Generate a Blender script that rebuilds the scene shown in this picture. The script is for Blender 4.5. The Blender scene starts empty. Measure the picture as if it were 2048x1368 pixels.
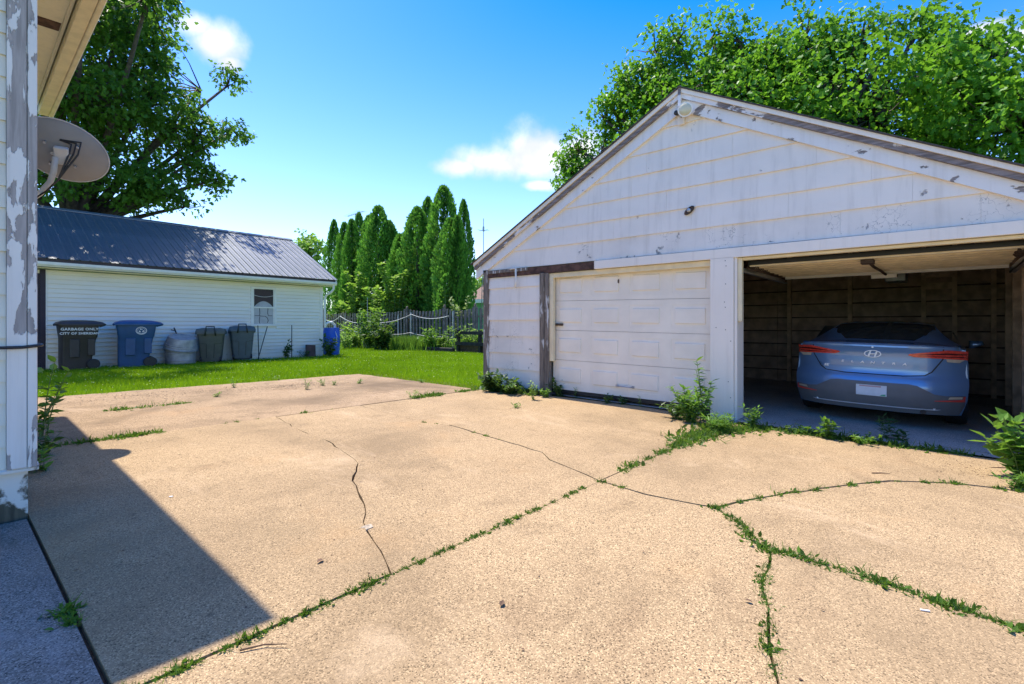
import bpy, bmesh, math, random
import numpy as np
from mathutils import Vector, Matrix
from mathutils.geometry import delaunay_2d_cdt
random.seed(7); RNG = np.random.default_rng(11)
sc = bpy.context.scene
COL = sc.collection
R = math.radians

# ------------------------------------------------------------------ camera, sky, sun, exposure
F, HZ, CX, CH = 1020.0, 652.0, 1024.0, 1.3
TH = math.atan2(.648, .7617)
FW = (-math.sin(TH), math.cos(TH)); RT = (math.cos(TH), math.sin(TH))
cam_d = bpy.data.cameras.new('camera'); cam = bpy.data.objects.new('camera', cam_d); COL.objects.link(cam)
cam.location = (0, 0, CH); cam.rotation_euler = (R(90), 0, TH)
cam_d.sensor_width = 36; cam_d.lens = 36 * F / 2048; cam_d.shift_y = -(684 - HZ) / 2048
cam_d.clip_start = .05; cam_d.clip_end = 4000
sc.camera = cam

SUN_DIR = Vector((.449, -.037, -1)).normalized()
sun_d = bpy.data.lights.new('sun', 'SUN'); sun_d.energy = 2.75; sun_d.angle = R(.53); sun_d.color = (1, .94, .84)
sun = bpy.data.objects.new('sun', sun_d); COL.objects.link(sun)
sun.rotation_euler = SUN_DIR.to_track_quat('-Z', 'Y').to_euler(); sun.location = (-8, 1, 20)

world = bpy.data.worlds.new('World'); sc.world = world; world.use_nodes = True
def build_world():
    nt = world.node_tree; N = nt.nodes; L = nt.links; N.clear()
    def nd(t, **k):
        n = N.new(t)
        for a, v in k.items(): setattr(n, a, v)
        return n
    def math_(op, a, b=None, c=None):
        n = nd('ShaderNodeMath', operation=op)
        for i, v in enumerate((a, b, c)):
            if v is None: continue
            if isinstance(v, (int, float)): n.inputs[i].default_value = v
            else: L.new(v, n.inputs[i])
        return n.outputs[0]
    out = nd('ShaderNodeOutputWorld'); bg = nd('ShaderNodeBackground'); bg.inputs[1].default_value = .15
    sky = nd('ShaderNodeTexSky', sky_type='NISHITA'); sky.sun_disc = False
    sky.sun_elevation = math.asin(-SUN_DIR.z); sky.sun_rotation = math.atan2(-SUN_DIR.x, -SUN_DIR.y)
    sky.air_density = 1.0; sky.dust_density = .8; sky.ozone_density = 3.0; sky.altitude = 200
    tc = nd('ShaderNodeTexCoord'); D = tc.outputs['Generated']
    noi = nd('ShaderNodeTexNoise'); noi.inputs['Scale'].default_value = 9; noi.inputs['Detail'].default_value = 10; noi.inputs['Roughness'].default_value = .58
    L.new(D, noi.inputs['Vector'])
    mask = None
    # blobs of fair-weather cloud: direction given as (bearing from view axis px, elevation px), radii
    blobs = [(1085, 303, 105, 62), (990, 325, 100, 40), (920, 335, 60, 22), (1160, 300, 80, 60), (1080, 372, 40, 14), (432, 88, 62, 48), (385, 50, 50, 34), (458, 126, 34, 22),
             (2046, 78, 70, 32), (1950, 60, 60, 16),
             (-900, 250, 260, 110), (-1800, 400, 300, 90), (3300, 300, 260, 110), (4600, 420, 400, 110)]
    for px, py, rx, ry in blobs:
        a = (px - CX) / F; b = (HZ - py) / F
        c = Vector((FW[0] + a * RT[0], FW[1] + a * RT[1], b)).normalized()
        h = Vector((-c.y, c.x, 0)).normalized(); v = c.cross(h)
        k = 1 / math.sqrt(1 + a * a + b * b)
        q = nd('ShaderNodeVectorMath', operation='SUBTRACT'); L.new(D, q.inputs[0]); q.inputs[1].default_value = c
        def dot(vec):
            n = nd('ShaderNodeVectorMath', operation='DOT_PRODUCT'); L.new(q.outputs[0], n.inputs[0]); n.inputs[1].default_value = vec
            return n.outputs['Value']
        p = math_('MULTIPLY', dot(h), F / (rx * k)); r = math_('MULTIPLY', dot(v), F / (ry * k))
        dist = math_('SQRT', math_('ADD', math_('MULTIPLY', p, p), math_('MULTIPLY', r, r)))
        val = math_('SUBTRACT', 1.0, dist)
        mask = val if mask is None else math_('MAXIMUM', mask, val)
    m = math_('ADD', mask, math_('MULTIPLY', math_('SUBTRACT', noi.outputs[0], .5), 1.9))
    mr = nd('ShaderNodeMapRange', interpolation_type='SMOOTHSTEP'); L.new(m, mr.inputs[0])
    mr.inputs[1].default_value = -.12; mr.inputs[2].default_value = .85
    mix = nd('ShaderNodeMix', data_type='RGBA'); L.new(mr.outputs[0], mix.inputs[0])
    hs = nd('ShaderNodeHueSaturation'); hs.inputs['Hue'].default_value = .512
    sz = nd('ShaderNodeSeparateXYZ'); L.new(D, sz.inputs[0])           # deeper blue with elevation, paler at the horizon, the same all round
    def ramp(a, b):
        n = nd('ShaderNodeMapRange'); L.new(sz.outputs[2], n.inputs[0]); n.inputs[1].default_value = .08; n.inputs[2].default_value = .55; n.inputs[3].default_value = a; n.inputs[4].default_value = b
        return n.outputs[0]
    L.new(ramp(1.16, 1.54), hs.inputs['Saturation']); L.new(ramp(.81, .78), hs.inputs['Value']); L.new(sky.outputs[0], hs.inputs['Color'])
    L.new(hs.outputs[0], mix.inputs[6]); 
    n2 = nd('ShaderNodeTexNoise'); n2.inputs['Scale'].default_value = 14; n2.inputs['Detail'].default_value = 6; L.new(D, n2.inputs['Vector'])
    m2 = nd('ShaderNodeMapRange', interpolation_type='SMOOTHSTEP'); L.new(n2.outputs[0], m2.inputs[0]); m2.inputs[1].default_value = .38; m2.inputs[2].default_value = .62
    cm = nd('ShaderNodeMix', data_type='RGBA'); L.new(m2.outputs[0], cm.inputs[0]); cm.inputs[6].default_value = (2.15, 2.25, 2.5, 1); cm.inputs[7].default_value = (3.0, 3.0, 3.05, 1)
    L.new(cm.outputs[2], mix.inputs[7])
    L.new(mix.outputs[2], bg.inputs[0]); L.new(bg.outputs[0], out.inputs[0])
build_world()
sc.view_settings.view_transform = 'Standard'; sc.view_settings.look = 'None'
sc.view_settings.exposure = 1.52; sc.view_settings.gamma = 1; sc.view_settings.use_curve_mapping = False
sc.render.engine = 'CYCLES'; sc.cycles.use_denoising = True
sc.cycles.max_bounces = 8; sc.cycles.transparent_max_bounces = 8

# ------------------------------------------------------------------ helpers
def gz(X): return .25 * math.tanh(-.1 * X)
def ray(px, py):
    a = (px - CX) / F
    return (FW[0] + a * RT[0], FW[1] + a * RT[1], (HZ - py) / F)
def gp(px, py):                                   # picture point -> place on the ground
    r = ray(px, py); t = 8.
    for _ in range(60): t = (CH - gz(t * r[0])) / (-r[2])
    return Vector((t * r[0], t * r[1], gz(t * r[0])))
def onY(px, py, Y):
    r = ray(px, py); t = Y / r[1]; return Vector((t * r[0], Y, CH + t * r[2]))
def onX(px, py, X):
    r = ray(px, py); t = X / r[0]; return Vector((X, t * r[1], CH + t * r[2]))

def tag(o, label=None, cat=None, group=None, kind=None):
    if label: o['label'] = label
    if cat: o['category'] = cat
    if group: o['group'] = group
    if kind: o['kind'] = kind
    return o
def thing(name, label, cat, loc=(0, 0, 0), rotz=0, group=None):
    o = bpy.data.objects.new(name, None); COL.objects.link(o)
    o.empty_display_size = .2
    o.location = loc; o.rotation_euler = (0, 0, rotz)
    return tag(o, label, cat, group)
def wloc(o):
    v = Vector((0, 0, 0))
    while o is not None: v += o.location; o = o.parent
    return v
def copy_tree(o, parent=None):
    c = o.copy(); COL.objects.link(c); c.parent = parent
    for ch in list(o.children): copy_tree(ch, c)
    return c

class MB:
    """collects shapes into one mesh"""
    def __init__(s): s.v = []; s.f = []
    def add(s, vs, fs):
        n = len(s.v); s.v += [tuple(v) for v in vs]; s.f += [tuple(i + n for i in f) for f in fs]; return s
    def box(s, a, b, M=None):
        x0, y0, z0 = a; x1, y1, z1 = b
        vs = [Vector(p) for p in ((x0, y0, z0), (x1, y0, z0), (x1, y1, z0), (x0, y1, z0), (x0, y0, z1), (x1, y0, z1), (x1, y1, z1), (x0, y1, z1))]
        if M is not None: vs = [M @ v for v in vs]
        return s.add(vs, [(3, 2, 1, 0), (4, 5, 6, 7), (0, 1, 5, 4), (1, 2, 6, 5), (2, 3, 7, 6), (3, 0, 4, 7)])
    def prism(s, poly, fn0, fn1):                 # poly list of 2D; fn maps 2D -> 3D for both ends
        n = len(poly)
        return s.add([fn0(*p) for p in poly] + [fn1(*p) for p in poly],
                     [tuple(range(n)), tuple(range(2 * n - 1, n - 1, -1))] + [((i + 1) % n, i, n + i, n + (i + 1) % n) for i in range(n)])
    def tube(s, pts, rad, n=6, cap=True):
        pts = [Vector(p) for p in pts]; k = len(pts)
        rads = rad if isinstance(rad, (list, tuple)) else [rad] * k
        vs = []; up = None
        for i, p in enumerate(pts):
            t = (pts[min(i + 1, k - 1)] - pts[max(i - 1, 0)])
            if t.length < 1e-9: t = Vector((0, 0, 1))
            t.normalize()
            if up is None: up = t.orthogonal().normalized()
            up = (up - t * up.dot(t))
            if up.length < 1e-6: up = t.orthogonal()
            up.normalize(); sd = t.cross(up)
            for j in range(n):
                a = 2 * math.pi * j / n
                vs.append(p + (up * math.cos(a) + sd * math.sin(a)) * rads[i])
        fs = [(i * n + j, i * n + (j + 1) % n, (i + 1) * n + (j + 1) % n, (i + 1) * n + j) for i in range(k - 1) for j in range(n)]
        if cap: fs += [tuple(range(n - 1, -1, -1)), tuple((k - 1) * n + j for j in range(n))]
        return s.add(vs, fs)
    def lathe(s, prof, n=24, M=None, sx=1, sy=1):
        k = len(prof); vs = []
        for r, z in prof:
            for j in range(n):
                a = 2 * math.pi * j / n; v = Vector((r * math.cos(a) * sx, r * math.sin(a) * sy, z))
                vs.append(M @ v if M is not None else v)
        fs = [(i * n + j, i * n + (j + 1) % n, (i + 1) * n + (j + 1) % n, (i + 1) * n + j) for i in range(k - 1) for j in range(n)]
        fs += [tuple(range(n - 1, -1, -1)), tuple((k - 1) * n + j for j in range(n))]
        return s.add(vs, fs)
    def loft(s, rings, close=True, caps=True):
        n = len(rings[0]); k = len(rings); vs = [p for r in rings for p in r]
        m = n if close else n - 1
        fs = [(i * n + j, i * n + (j + 1) % n, (i + 1) * n + (j + 1) % n, (i + 1) * n + j) for i in range(k - 1) for j in range(m)]
        if caps and close: fs += [tuple(range(n - 1, -1, -1)), tuple((k - 1) * n + j for j in range(n))]
        return s.add(vs, fs)
    def mesh(s, name, smooth=False):
        me = bpy.data.meshes.new(name); me.from_pydata(s.v, [], s.f); me.update()
        if smooth: me.shade_smooth()
        return me
    def build(s, name, mat, parent=None, world=False, smooth=False, bevel=0, auto=None, loc=None, rot=None, fix=True):
        if world and parent is not None:
            o = wloc(parent); s.v = [(v[0] - o.x, v[1] - o.y, v[2] - o.z) for v in s.v]
        me = s.mesh(name)
        if fix or bevel:
            bm = bmesh.new(); bm.from_mesh(me)
            if bevel:
                bmesh.ops.bevel(bm, geom=[e for e in bm.edges if len(e.link_faces) == 2 and e.calc_face_angle(0) > .5], offset=bevel, segments=1, affect='EDGES', profile=.5)
            if fix: bmesh.ops.recalc_face_normals(bm, faces=bm.faces)
            bm.to_mesh(me); bm.free()
        if smooth: me.shade_smooth()
        if auto: me.shade_smooth(); me.set_sharp_from_angle(angle=R(auto))
        if mat: me.materials.append(mat)
        ob = bpy.data.objects.new(name, me); COL.objects.link(ob)
        if parent is not None: ob.parent = parent
        if loc is not None: ob.location = loc
        if rot is not None: ob.rotation_euler = rot
        return ob
def obj(name, me, mat=None, parent=None):
    if mat and not me.materials: me.materials.append(mat)
    ob = bpy.data.objects.new(name, me); COL.objects.link(ob)
    if parent is not None: ob.parent = parent
    return ob
def text_mesh(s, size, extrude=.002, shear=0, bold=0, spacing=1):
    cu = bpy.data.curves.new('lettering', 'FONT'); cu.body = s; cu.size = size; cu.extrude = extrude; cu.align_x = 'CENTER'; cu.align_y = 'CENTER'
    cu.shear = shear; cu.offset = bold; cu.space_character = spacing; cu.resolution_u = 2
    o = bpy.data.objects.new('lettering', cu); COL.objects.link(o)
    me = bpy.data.meshes.new_from_object(o.evaluated_get(bpy.context.evaluated_depsgraph_get()))
    bpy.data.objects.remove(o); bpy.data.curves.remove(cu); me.name = 'lettering'; me.materials.clear()
    return me

# ------------------------------------------------------------------ materials
class NT:
    def __init__(s, name):
        s.m = bpy.data.materials.new(name); s.m.use_nodes = True; s.t = s.m.node_tree; s.N = s.t.nodes; s.L = s.t.links
        s.p = s.N['Principled BSDF']; s.out = s.N['Material Output']
    def nd(s, t, **k):
        n = s.N.new(t)
        for a, v in k.items(): setattr(n, a, v)
        return n
    def set(s, sock, v):
        if hasattr(v, 'is_output'): s.L.new(v, sock)
        elif isinstance(v, (tuple, list)): sock.default_value = tuple(v) + ((1,) if len(v) == 3 and sock.type == 'RGBA' else ())
        else: sock.default_value = v
    def coord(s, kind='Object', scale=(1, 1, 1), loc=(0, 0, 0)):
        tc = s.nd('ShaderNodeTexCoord'); mp = s.nd('ShaderNodeMapping'); s.L.new(tc.outputs[kind], mp.inputs[0])
        mp.inputs['Scale'].default_value = scale; mp.inputs['Location'].default_value = loc
        return mp.outputs[0]
    def noise(s, vec, scale=5, detail=4, rough=.55, dist=0):
        n = s.nd('ShaderNodeTexNoise'); s.L.new(vec, n.inputs['Vector'])
        n.inputs['Scale'].default_value = scale; n.inputs['Detail'].default_value = detail; n.inputs['Roughness'].default_value = rough; n.inputs['Distortion'].default_value = dist
        return n.outputs[0]
    def vor(s, vec, scale=5, feature='F1', out='Distance', rand=1):
        n = s.nd('ShaderNodeTexVoronoi', feature=feature); s.L.new(vec, n.inputs['Vector']); n.inputs['Scale'].default_value = scale; n.inputs['Randomness'].default_value = rand
        return n.outputs[out]
    def mr(s, v, a, b, c=0, d=1, smooth=True):
        n = s.nd('ShaderNodeMapRange', interpolation_type='SMOOTHSTEP' if smooth else 'LINEAR'); s.L.new(v, n.inputs[0])
        for i, x in enumerate((a, b, c, d)): n.inputs[i + 1].default_value = x
        return n.outputs[0]
    def math(s, op, a, b=None):
        n = s.nd('ShaderNodeMath', operation=op); s.set(n.inputs[0], a)
        if b is not None: s.set(n.inputs[1], b)
        return n.outputs[0]
    def mix(s, f, a, b, mode='MIX'):
        n = s.nd('ShaderNodeMix', data_type='RGBA', blend_type=mode); s.set(n.inputs[0], f); s.set(n.inputs[6], a); s.set(n.inputs[7], b)
        return n.outputs[2]
    def bump(s, h, strength=.3, dist=.01):
        n = s.nd('ShaderNodeBump'); s.set(n.inputs['Height'], h); n.inputs['Strength'].default_value = strength; n.inputs['Distance'].default_value = dist
        s.L.new(n.outputs[0], s.p.inputs['Normal']); return n.outputs[0]
    def base(s, c): s.set(s.p.inputs['Base Color'], c)
    def rough(s, r): s.set(s.p.inputs['Roughness'], r)

def plain(name, col, rough=.6, metal=0, var=.12, vs=6, bump=0, spec=.5, coat=0):
    n = NT(name); v = n.coord(); a = n.noise(v, vs, 5)
    dark = tuple(c * (1 - var) for c in col); light = tuple(min(1, c * (1 + var)) for c in col)
    n.base(n.mix(n.mr(a, .3, .7), dark, light)); n.rough(rough)
    n.p.inputs['Metallic'].default_value = metal; n.p.inputs['Specular IOR Level'].default_value = spec
    n.p.inputs['Coat Weight'].default_value = coat
    if bump: n.bump(n.noise(v, vs * 8, 4), bump, .004)
    return n.m

def paint_peel(name, paint, wood, amount=.5, scale=3.0, stretch=(1, 1, .25), crack=0, grime=.1, edge=.02, vert=True, grain=1):
    """white paint flaking from grey wood"""
    n = NT(name); v = n.coord('Object', stretch); v1 = n.coord('Object')
    a = n.noise(v, scale, 8, .62, .4); b = n.noise(v1, scale * .35, 3, .5)
    m = n.math('ADD', a, n.math('MULTIPLY', n.math('SUBTRACT', b, .5), .6))
    mask = n.mr(m, 1 - amount - edge, 1 - amount + edge)
    g = n.noise(n.coord('Object', (14, 14, 1.2) if vert else (1.2, 14, 14)), 3, 5)
    w = n.mix(n.mr(g, .3, .7), tuple(c * (1 - .4 * grain) for c in wood), tuple(c * (1 + .35 * grain) for c in wood))
    d = n.noise(v1, 1.6, 5); pc = n.mix(n.mr(d, .35, .75), paint, tuple(p * (1 - grime) for p in paint))
    sk = n.noise(n.coord('Object', (7, 7, .45)), 1.5, 5, .6); pc = n.mix(n.math('MULTIPLY', n.mr(sk, .48, .72), .2), pc, (.42, .36, .28))
    if crack:
        nz = n.nd('ShaderNodeTexNoise'); n.L.new(v1, nz.inputs['Vector']); nz.inputs['Scale'].default_value = 9; nz.inputs['Detail'].default_value = 5
        va = n.nd('ShaderNodeVectorMath', operation='MULTIPLY_ADD'); n.L.new(nz.outputs['Color'], va.inputs[0]); va.inputs[1].default_value = (.22, .22, .22); n.L.new(v1, va.inputs[2])
        c1 = n.vor(va.outputs[0], crack, 'DISTANCE_TO_EDGE'); cm = n.mr(c1, .0, .02, 1, 0)
        cm = n.math('MULTIPLY', cm, n.mr(n.noise(v1, 2.3, 2), .52, .62))
        pc = n.mix(n.math('MULTIPLY', cm, .75), pc, (.12, .11, .1))
    n.base(n.mix(mask, pc, w)); n.rough(n.mr(mask, 0, 1, .5, .85))
    h = n.math('SUBTRACT', n.math('MULTIPLY', g, .15), mask)
    n.bump(h, .9, .005)
    return n.m

def concrete(name, c0, c1, dark, pit=.45, stain=.62, moss=0):
    n = NT(name); v = n.coord()
    vc = n.vor(v, 185, 'F1', 'Color'); sep = n.nd('ShaderNodeSeparateColor'); n.L.new(vc, sep.inputs[0])
    st = n.mix(sep.outputs[0], c0, c1)
    st = n.mix(n.mr(sep.outputs[1], .80, .86), st, tuple(min(1, c * 1.45) for c in c1))
    st = n.mix(n.mr(sep.outputs[2], .86, .90), st, tuple(c * .35 for c in c0))
    fine = n.noise(v, 110, 4, .6)
    st = n.mix(n.math('MULTIPLY', n.mr(fine, .60, .70), pit), st, dark)
    big = n.noise(v, .55, 6, .6, .3); st = n.mix(n.math('MULTIPLY', n.mr(big, .42, .72), stain), st, tuple(c * .55 for c in c0))
    mid = n.noise(v, 2.6, 6, .65, .5); st = n.mix(n.math('MULTIPLY', n.mr(mid, .52, .74), stain * .75), st, tuple(c * .62 for c in c0))
    org = n.noise(n.coord('Object', loc=(3, 7, 0)), .9, 4, .6); st = n.mix(n.math('MULTIPLY', n.mr(org, .55, .8), .35), st, (c1[0] * 1.05, c1[1] * .85, c1[2] * .62))
    oi = n.nd('ShaderNodeObjectInfo'); st = n.mix(n.mr(oi.outputs['Random'], 0, 1, 0, .22, False), st, tuple(c * .72 for c in c1))
    wv = n.noise(n.coord('Object', (1, .45, 1), (9, 2, 0)), 1.1, 7, .7, 1.2); st = n.mix(n.math('MULTIPLY', n.mr(wv, .57, .74), .38), st, (c0[0] * .55, c0[1] * .5, c0[2] * .5))
    pl = n.noise(n.coord('Object', (.5, 1, 1), (1, 5, 0)), 1.3, 6, .7, .6); st = n.mix(n.math('MULTIPLY', n.mr(pl, .56, .72), .45), st, (min(1, c1[0] * 1.25), min(1, c1[1] * 1.3), min(1, c1[2] * 1.45)))
    sp2 = n.vor(n.coord('Object'), 3.1, 'F1', 'Distance'); st = n.mix(n.math('MULTIPLY', n.mr(sp2, .02, .07, 1, 0), .5), st, dark)
    if moss:
        ms = n.noise(n.coord('Object', (1, 2.5, 1)), 1.7, 5, .6); st = n.mix(n.math('MULTIPLY', n.mr(ms, .56, .7), moss), st, (.06, .055, .025))
    n.base(st); n.rough(.9); n.p.inputs['Specular IOR Level'].default_value = .25
    h = n.math('ADD', n.math('MULTIPLY', n.vor(v, 185), -.6), n.math('ADD', n.math('MULTIPLY', fine, -.5), n.math('MULTIPLY', mid, .6)))
    n.bump(h, .4, .005)
    return n.m

def foliage(name, c0, c1, trans=.35, rough=.45, tint=(.35, .6, .05)):
    n = NT(name); at = n.nd('ShaderNodeAttribute', attribute_name='v')
    cr = n.mix(at.outputs['Fac'], c0, c1)
    n.base(cr); n.rough(rough); n.p.inputs['Specular IOR Level'].default_value = .2
    tr = n.nd('ShaderNodeBsdfTranslucent'); n.set(tr.inputs[0], n.mix(.5, cr, tint))
    ms = n.nd('ShaderNodeMixShader'); ms.inputs[0].default_value = trans
    n.L.new(n.p.outputs[0], ms.inputs[1]); n.L.new(tr.outputs[0], ms.inputs[2]); n.L.new(ms.outputs[0], n.out.inputs[0])
    return n.m

def glass(name, tint=(.03, .035, .04), rough=.06):
    n = NT(name); n.base(tint); n.rough(rough); n.p.inputs['Specular IOR Level'].default_value = .8; return n.m

M = {}
M['slab'] = concrete('concrete_slab', (.298, .2, .105), (.43, .298, .163), (.045, .03, .02))
M['slab_far'] = concrete('concrete_far_slab', (.27, .18, .10), (.39, .268, .155), (.05, .04, .03), stain=1)
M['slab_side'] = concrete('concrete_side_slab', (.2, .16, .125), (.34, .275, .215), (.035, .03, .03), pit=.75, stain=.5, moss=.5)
M['floor'] = concrete('garage_floor_concrete', (.38, .34, .29), (.50, .45, .39), (.05, .05, .05), stain=.6)
def soil():
    n = NT('soil'); v = n.coord(); a = n.noise(v, 30, 8, .7); n.base(n.mix(n.mr(a, .3, .7), (.05, .034, .022), (.14, .095, .06))); n.rough(.95); n.bump(a, .6, .02); return n.m
M['soil'] = soil()
def turf():
    n = NT('turf'); v = n.coord(); a = n.noise(v, 3.5, 8, .7); b = n.noise(v, .15, 4)
    c = n.mix(n.mr(a, .3, .7), (.07, .14, .012), (.14, .26, .02)); n.base(n.mix(n.mr(b, .5, .75), c, (.11, .15, .035))); n.rough(.95); n.bump(n.noise(v, 40, 5), .6, .03); return n.m
M['turf'] = turf()
M['grass'] = foliage('grass_blade', (.09, .21, .004), (.28, .45, .012), .4, .6, (.42, .62, .01))
M['clover'] = plain('clover_white', (.7, .72, .35), .8)
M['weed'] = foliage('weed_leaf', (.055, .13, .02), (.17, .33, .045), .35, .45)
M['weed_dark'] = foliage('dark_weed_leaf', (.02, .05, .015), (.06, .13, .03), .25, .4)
M['maple_lit'] = foliage('maple_leaf_lit', (.04, .14, .014), (.17, .38, .03), .42, .45, (.3, .6, .03))  # maple leaf coloured as seen on the sunlit tree
M['maple_shaded'] = foliage('maple_leaf_shaded', (.03, .09, .013), (.105, .24, .025), .45, .45, (.2, .42, .04))  # same leaf coloured darker, as on the backlit side of the left tree
M['arbor'] = foliage('arborvitae_spray', (.05, .16, .025), (.24, .5, .055), .34, .6, (.2, .45, .05))
M['sapling'] = foliage('sapling_leaf', (.11, .23, .03), (.34, .48, .09), .42, .45)
M['variegated'] = foliage('variegated_leaf', (.2, .28, .1), (.5, .52, .25), .3, .5)
M['crack'] = foliage('crack_weed_leaf', (.03, .065, .012), (.10, .20, .025), .3, .5)
M['bark'] = plain('bark', (.085, .065, .05), .9, var=.4, vs=9, bump=.8)
M['stem'] = plain('green_stem', (.12, .2, .05), .7)
M['white'] = plain('white_vinyl', (.88, .83, .76), .55, var=.04)
def vinyl():
    n = NT('vinyl_siding'); v = n.coord(); a = n.noise(n.coord('Object', (1, .5, 2)), 1.3, 5, .6)
    c = n.mix(n.mr(a, .35, .75), (.92, .85, .74), (.85, .785, .685))
    g = n.noise(n.coord('Object', (1, .6, 3)), 2.2, 6, .65); sp = n.nd('ShaderNodeSeparateXYZ'); n.L.new(v, sp.inputs[0])
    low = n.mr(sp.outputs[2], .0, 1.1, 1, 0); gm = n.math('MULTIPLY', n.mr(g, .55, .75), n.math('MULTIPLY', low, .55))
    n.base(n.mix(gm, c, (.33, .36, .30))); n.rough(.5); return n.m
M['vinyl'] = vinyl()
M['garage_siding'] = paint_peel('garage_shingle_paint', (.90, .81, .70), (.36, .33, .31), .25, 6, (1, 1, 1), crack=0, grime=.08)
M['garage_siding_worn'] = paint_peel('garage_shingle_worn', (.87, .785, .68), (.36, .34, .31), .31, 9, (1, 1, 1), crack=9, grime=.14)
M['trim'] = paint_peel('white_trim_paint', (.90, .815, .71), (.3, .27, .24), .16, 5, (1, 1, 1), grime=.06)
M['rake'] = paint_peel('rake_board_paint', (.80, .76, .74), (.22, .19, .19), .56, 5, (.35, 1, .6), grime=.1, vert=False)
M['rake_white'] = paint_peel('rake_board_flaking', (.84, .80, .76), (.25, .22, .21), .36, 6, (.5, 1, 1), grime=.08, vert=False, edge=.012)
M['post'] = paint_peel('weathered_post', (.66, .64, .61), (.19, .155, .125), .60, 7, (2.2, 2.2, .3), edge=.03)
M['house_board'] = paint_peel('house_corner_paint', (.78, .76, .71), (.36, .33, .31), .475, 4.2, (1.6, 1.6, .45), grime=.08, edge=.008, grain=.5)
M['house_siding'] = paint_peel('house_siding_paint', (.78, .74, .62), (.4, .37, .32), .27, 5, (1, 1, .5))
M['foundation'] = paint_peel('foundation_paint', (.72, .70, .63), (.10, .09, .06), .53, 1.9, (1, 1, 1), grime=.1)
M['cream'] = plain('cream_paint_and_bounce', (.78, .66, .43), .55, var=.08)
M['soffit'] = paint_peel('soffit_paint', (.80, .72, .54), (.30, .22, .13), .17, 3.5, (1, 1, 1))
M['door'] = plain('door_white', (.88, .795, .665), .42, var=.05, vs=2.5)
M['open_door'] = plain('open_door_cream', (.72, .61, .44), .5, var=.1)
M['steel'] = plain('galvanised_steel', (.42, .43, .45), .4, .7)
M['rust'] = plain('rusty_iron', (.09, .06, .045), .8, .3, .4)
M['black'] = plain('black_plastic', (.02, .02, .022), .5)
M['brown_wood'] = plain('bare_brown_wood', (.09, .045, .032), .85, var=.5, vs=12, bump=.5)
M['in_wood'] = plain('interior_plank', (.38, .27, .195), .9, var=.3, vs=5, bump=.4)
M['in_stud'] = plain('interior_stud', (.52, .37, .25), .9, var=.25, vs=7)
M['shingle'] = plain('roof_shingle', (.07, .06, .058), .95, var=.4, vs=20, bump=.8)
M['brown_shingle'] = plain('brown_roof_shingle', (.22, .14, .1), .95, var=.3, vs=10)
def roofmetal():
    n = NT('grey_metal_roof'); a = n.noise(n.coord('Object', (1, .5, 1)), 1.4, 5); n.base(n.mix(n.mr(a, .3, .7), (.15, .16, .165), (.21, .215, .22))); n.rough(.42); n.p.inputs['Metallic'].default_value = .35; return n.m
M['roofmetal'] = roofmetal()
M['drip'] = plain('dark_brown_edge', (.06, .04, .035), .6)
M['fence'] = plain('weathered_fence', (.22, .165, .13), .9, var=.4, vs=5, bump=.5)
M['rope'] = plain('white_rope', (.75, .73, .68), .8)
M['brown_bin'] = plain('brown_bin_plastic', (.042, .034, .034), .45, var=.1)
M['blue_bin'] = plain('blue_bin_plastic', (.015, .075, .20), .42, var=.1)
M['bin_white'] = plain('bin_print', (.8, .8, .82), .5)
M['barrel'] = plain('blue_barrel_plastic', (.015, .10, .55), .35, var=.1)
M['tub'] = plain('dull_galvanised_tub', (.38, .38, .40), .5, .35, .2)
M['canA'] = plain('olive_grey_can', (.10, .105, .09), .55, var=.12)
M['canB'] = plain('slate_grey_can', (.07, .095, .11), .5, var=.12)
M['can_dark'] = plain('can_trim', (.03, .035, .035), .5)
M['brick'] = plain('brown_board', (.10, .06, .05), .85, var=.25)
M['dish'] = plain('dish_grey', (.24, .235, .24), .5, var=.05)
M['dish_arm'] = plain('dish_arm_paint', (.5, .49, .48), .45)
M['window'] = glass('dark_window_glass')
M['curtain'] = plain('grey_curtain', (.45, .44, .45), .8)
M['purple'] = plain('dark_plum_paint', (.03, .018, .035), .6)
M['lamp_glass'] = plain('lamp_lens', (.62, .55, .36), .2, spec=.8)
M['plant_bed'] = plain('dark_timber', (.035, .03, .028), .9, var=.4)
M['green_wall'] = plain('mint_green_siding', (.12, .38, .22), .7, var=.05)
M['dead'] = plain('dry_debris', (.16, .09, .05), .9, var=.4)

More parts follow.
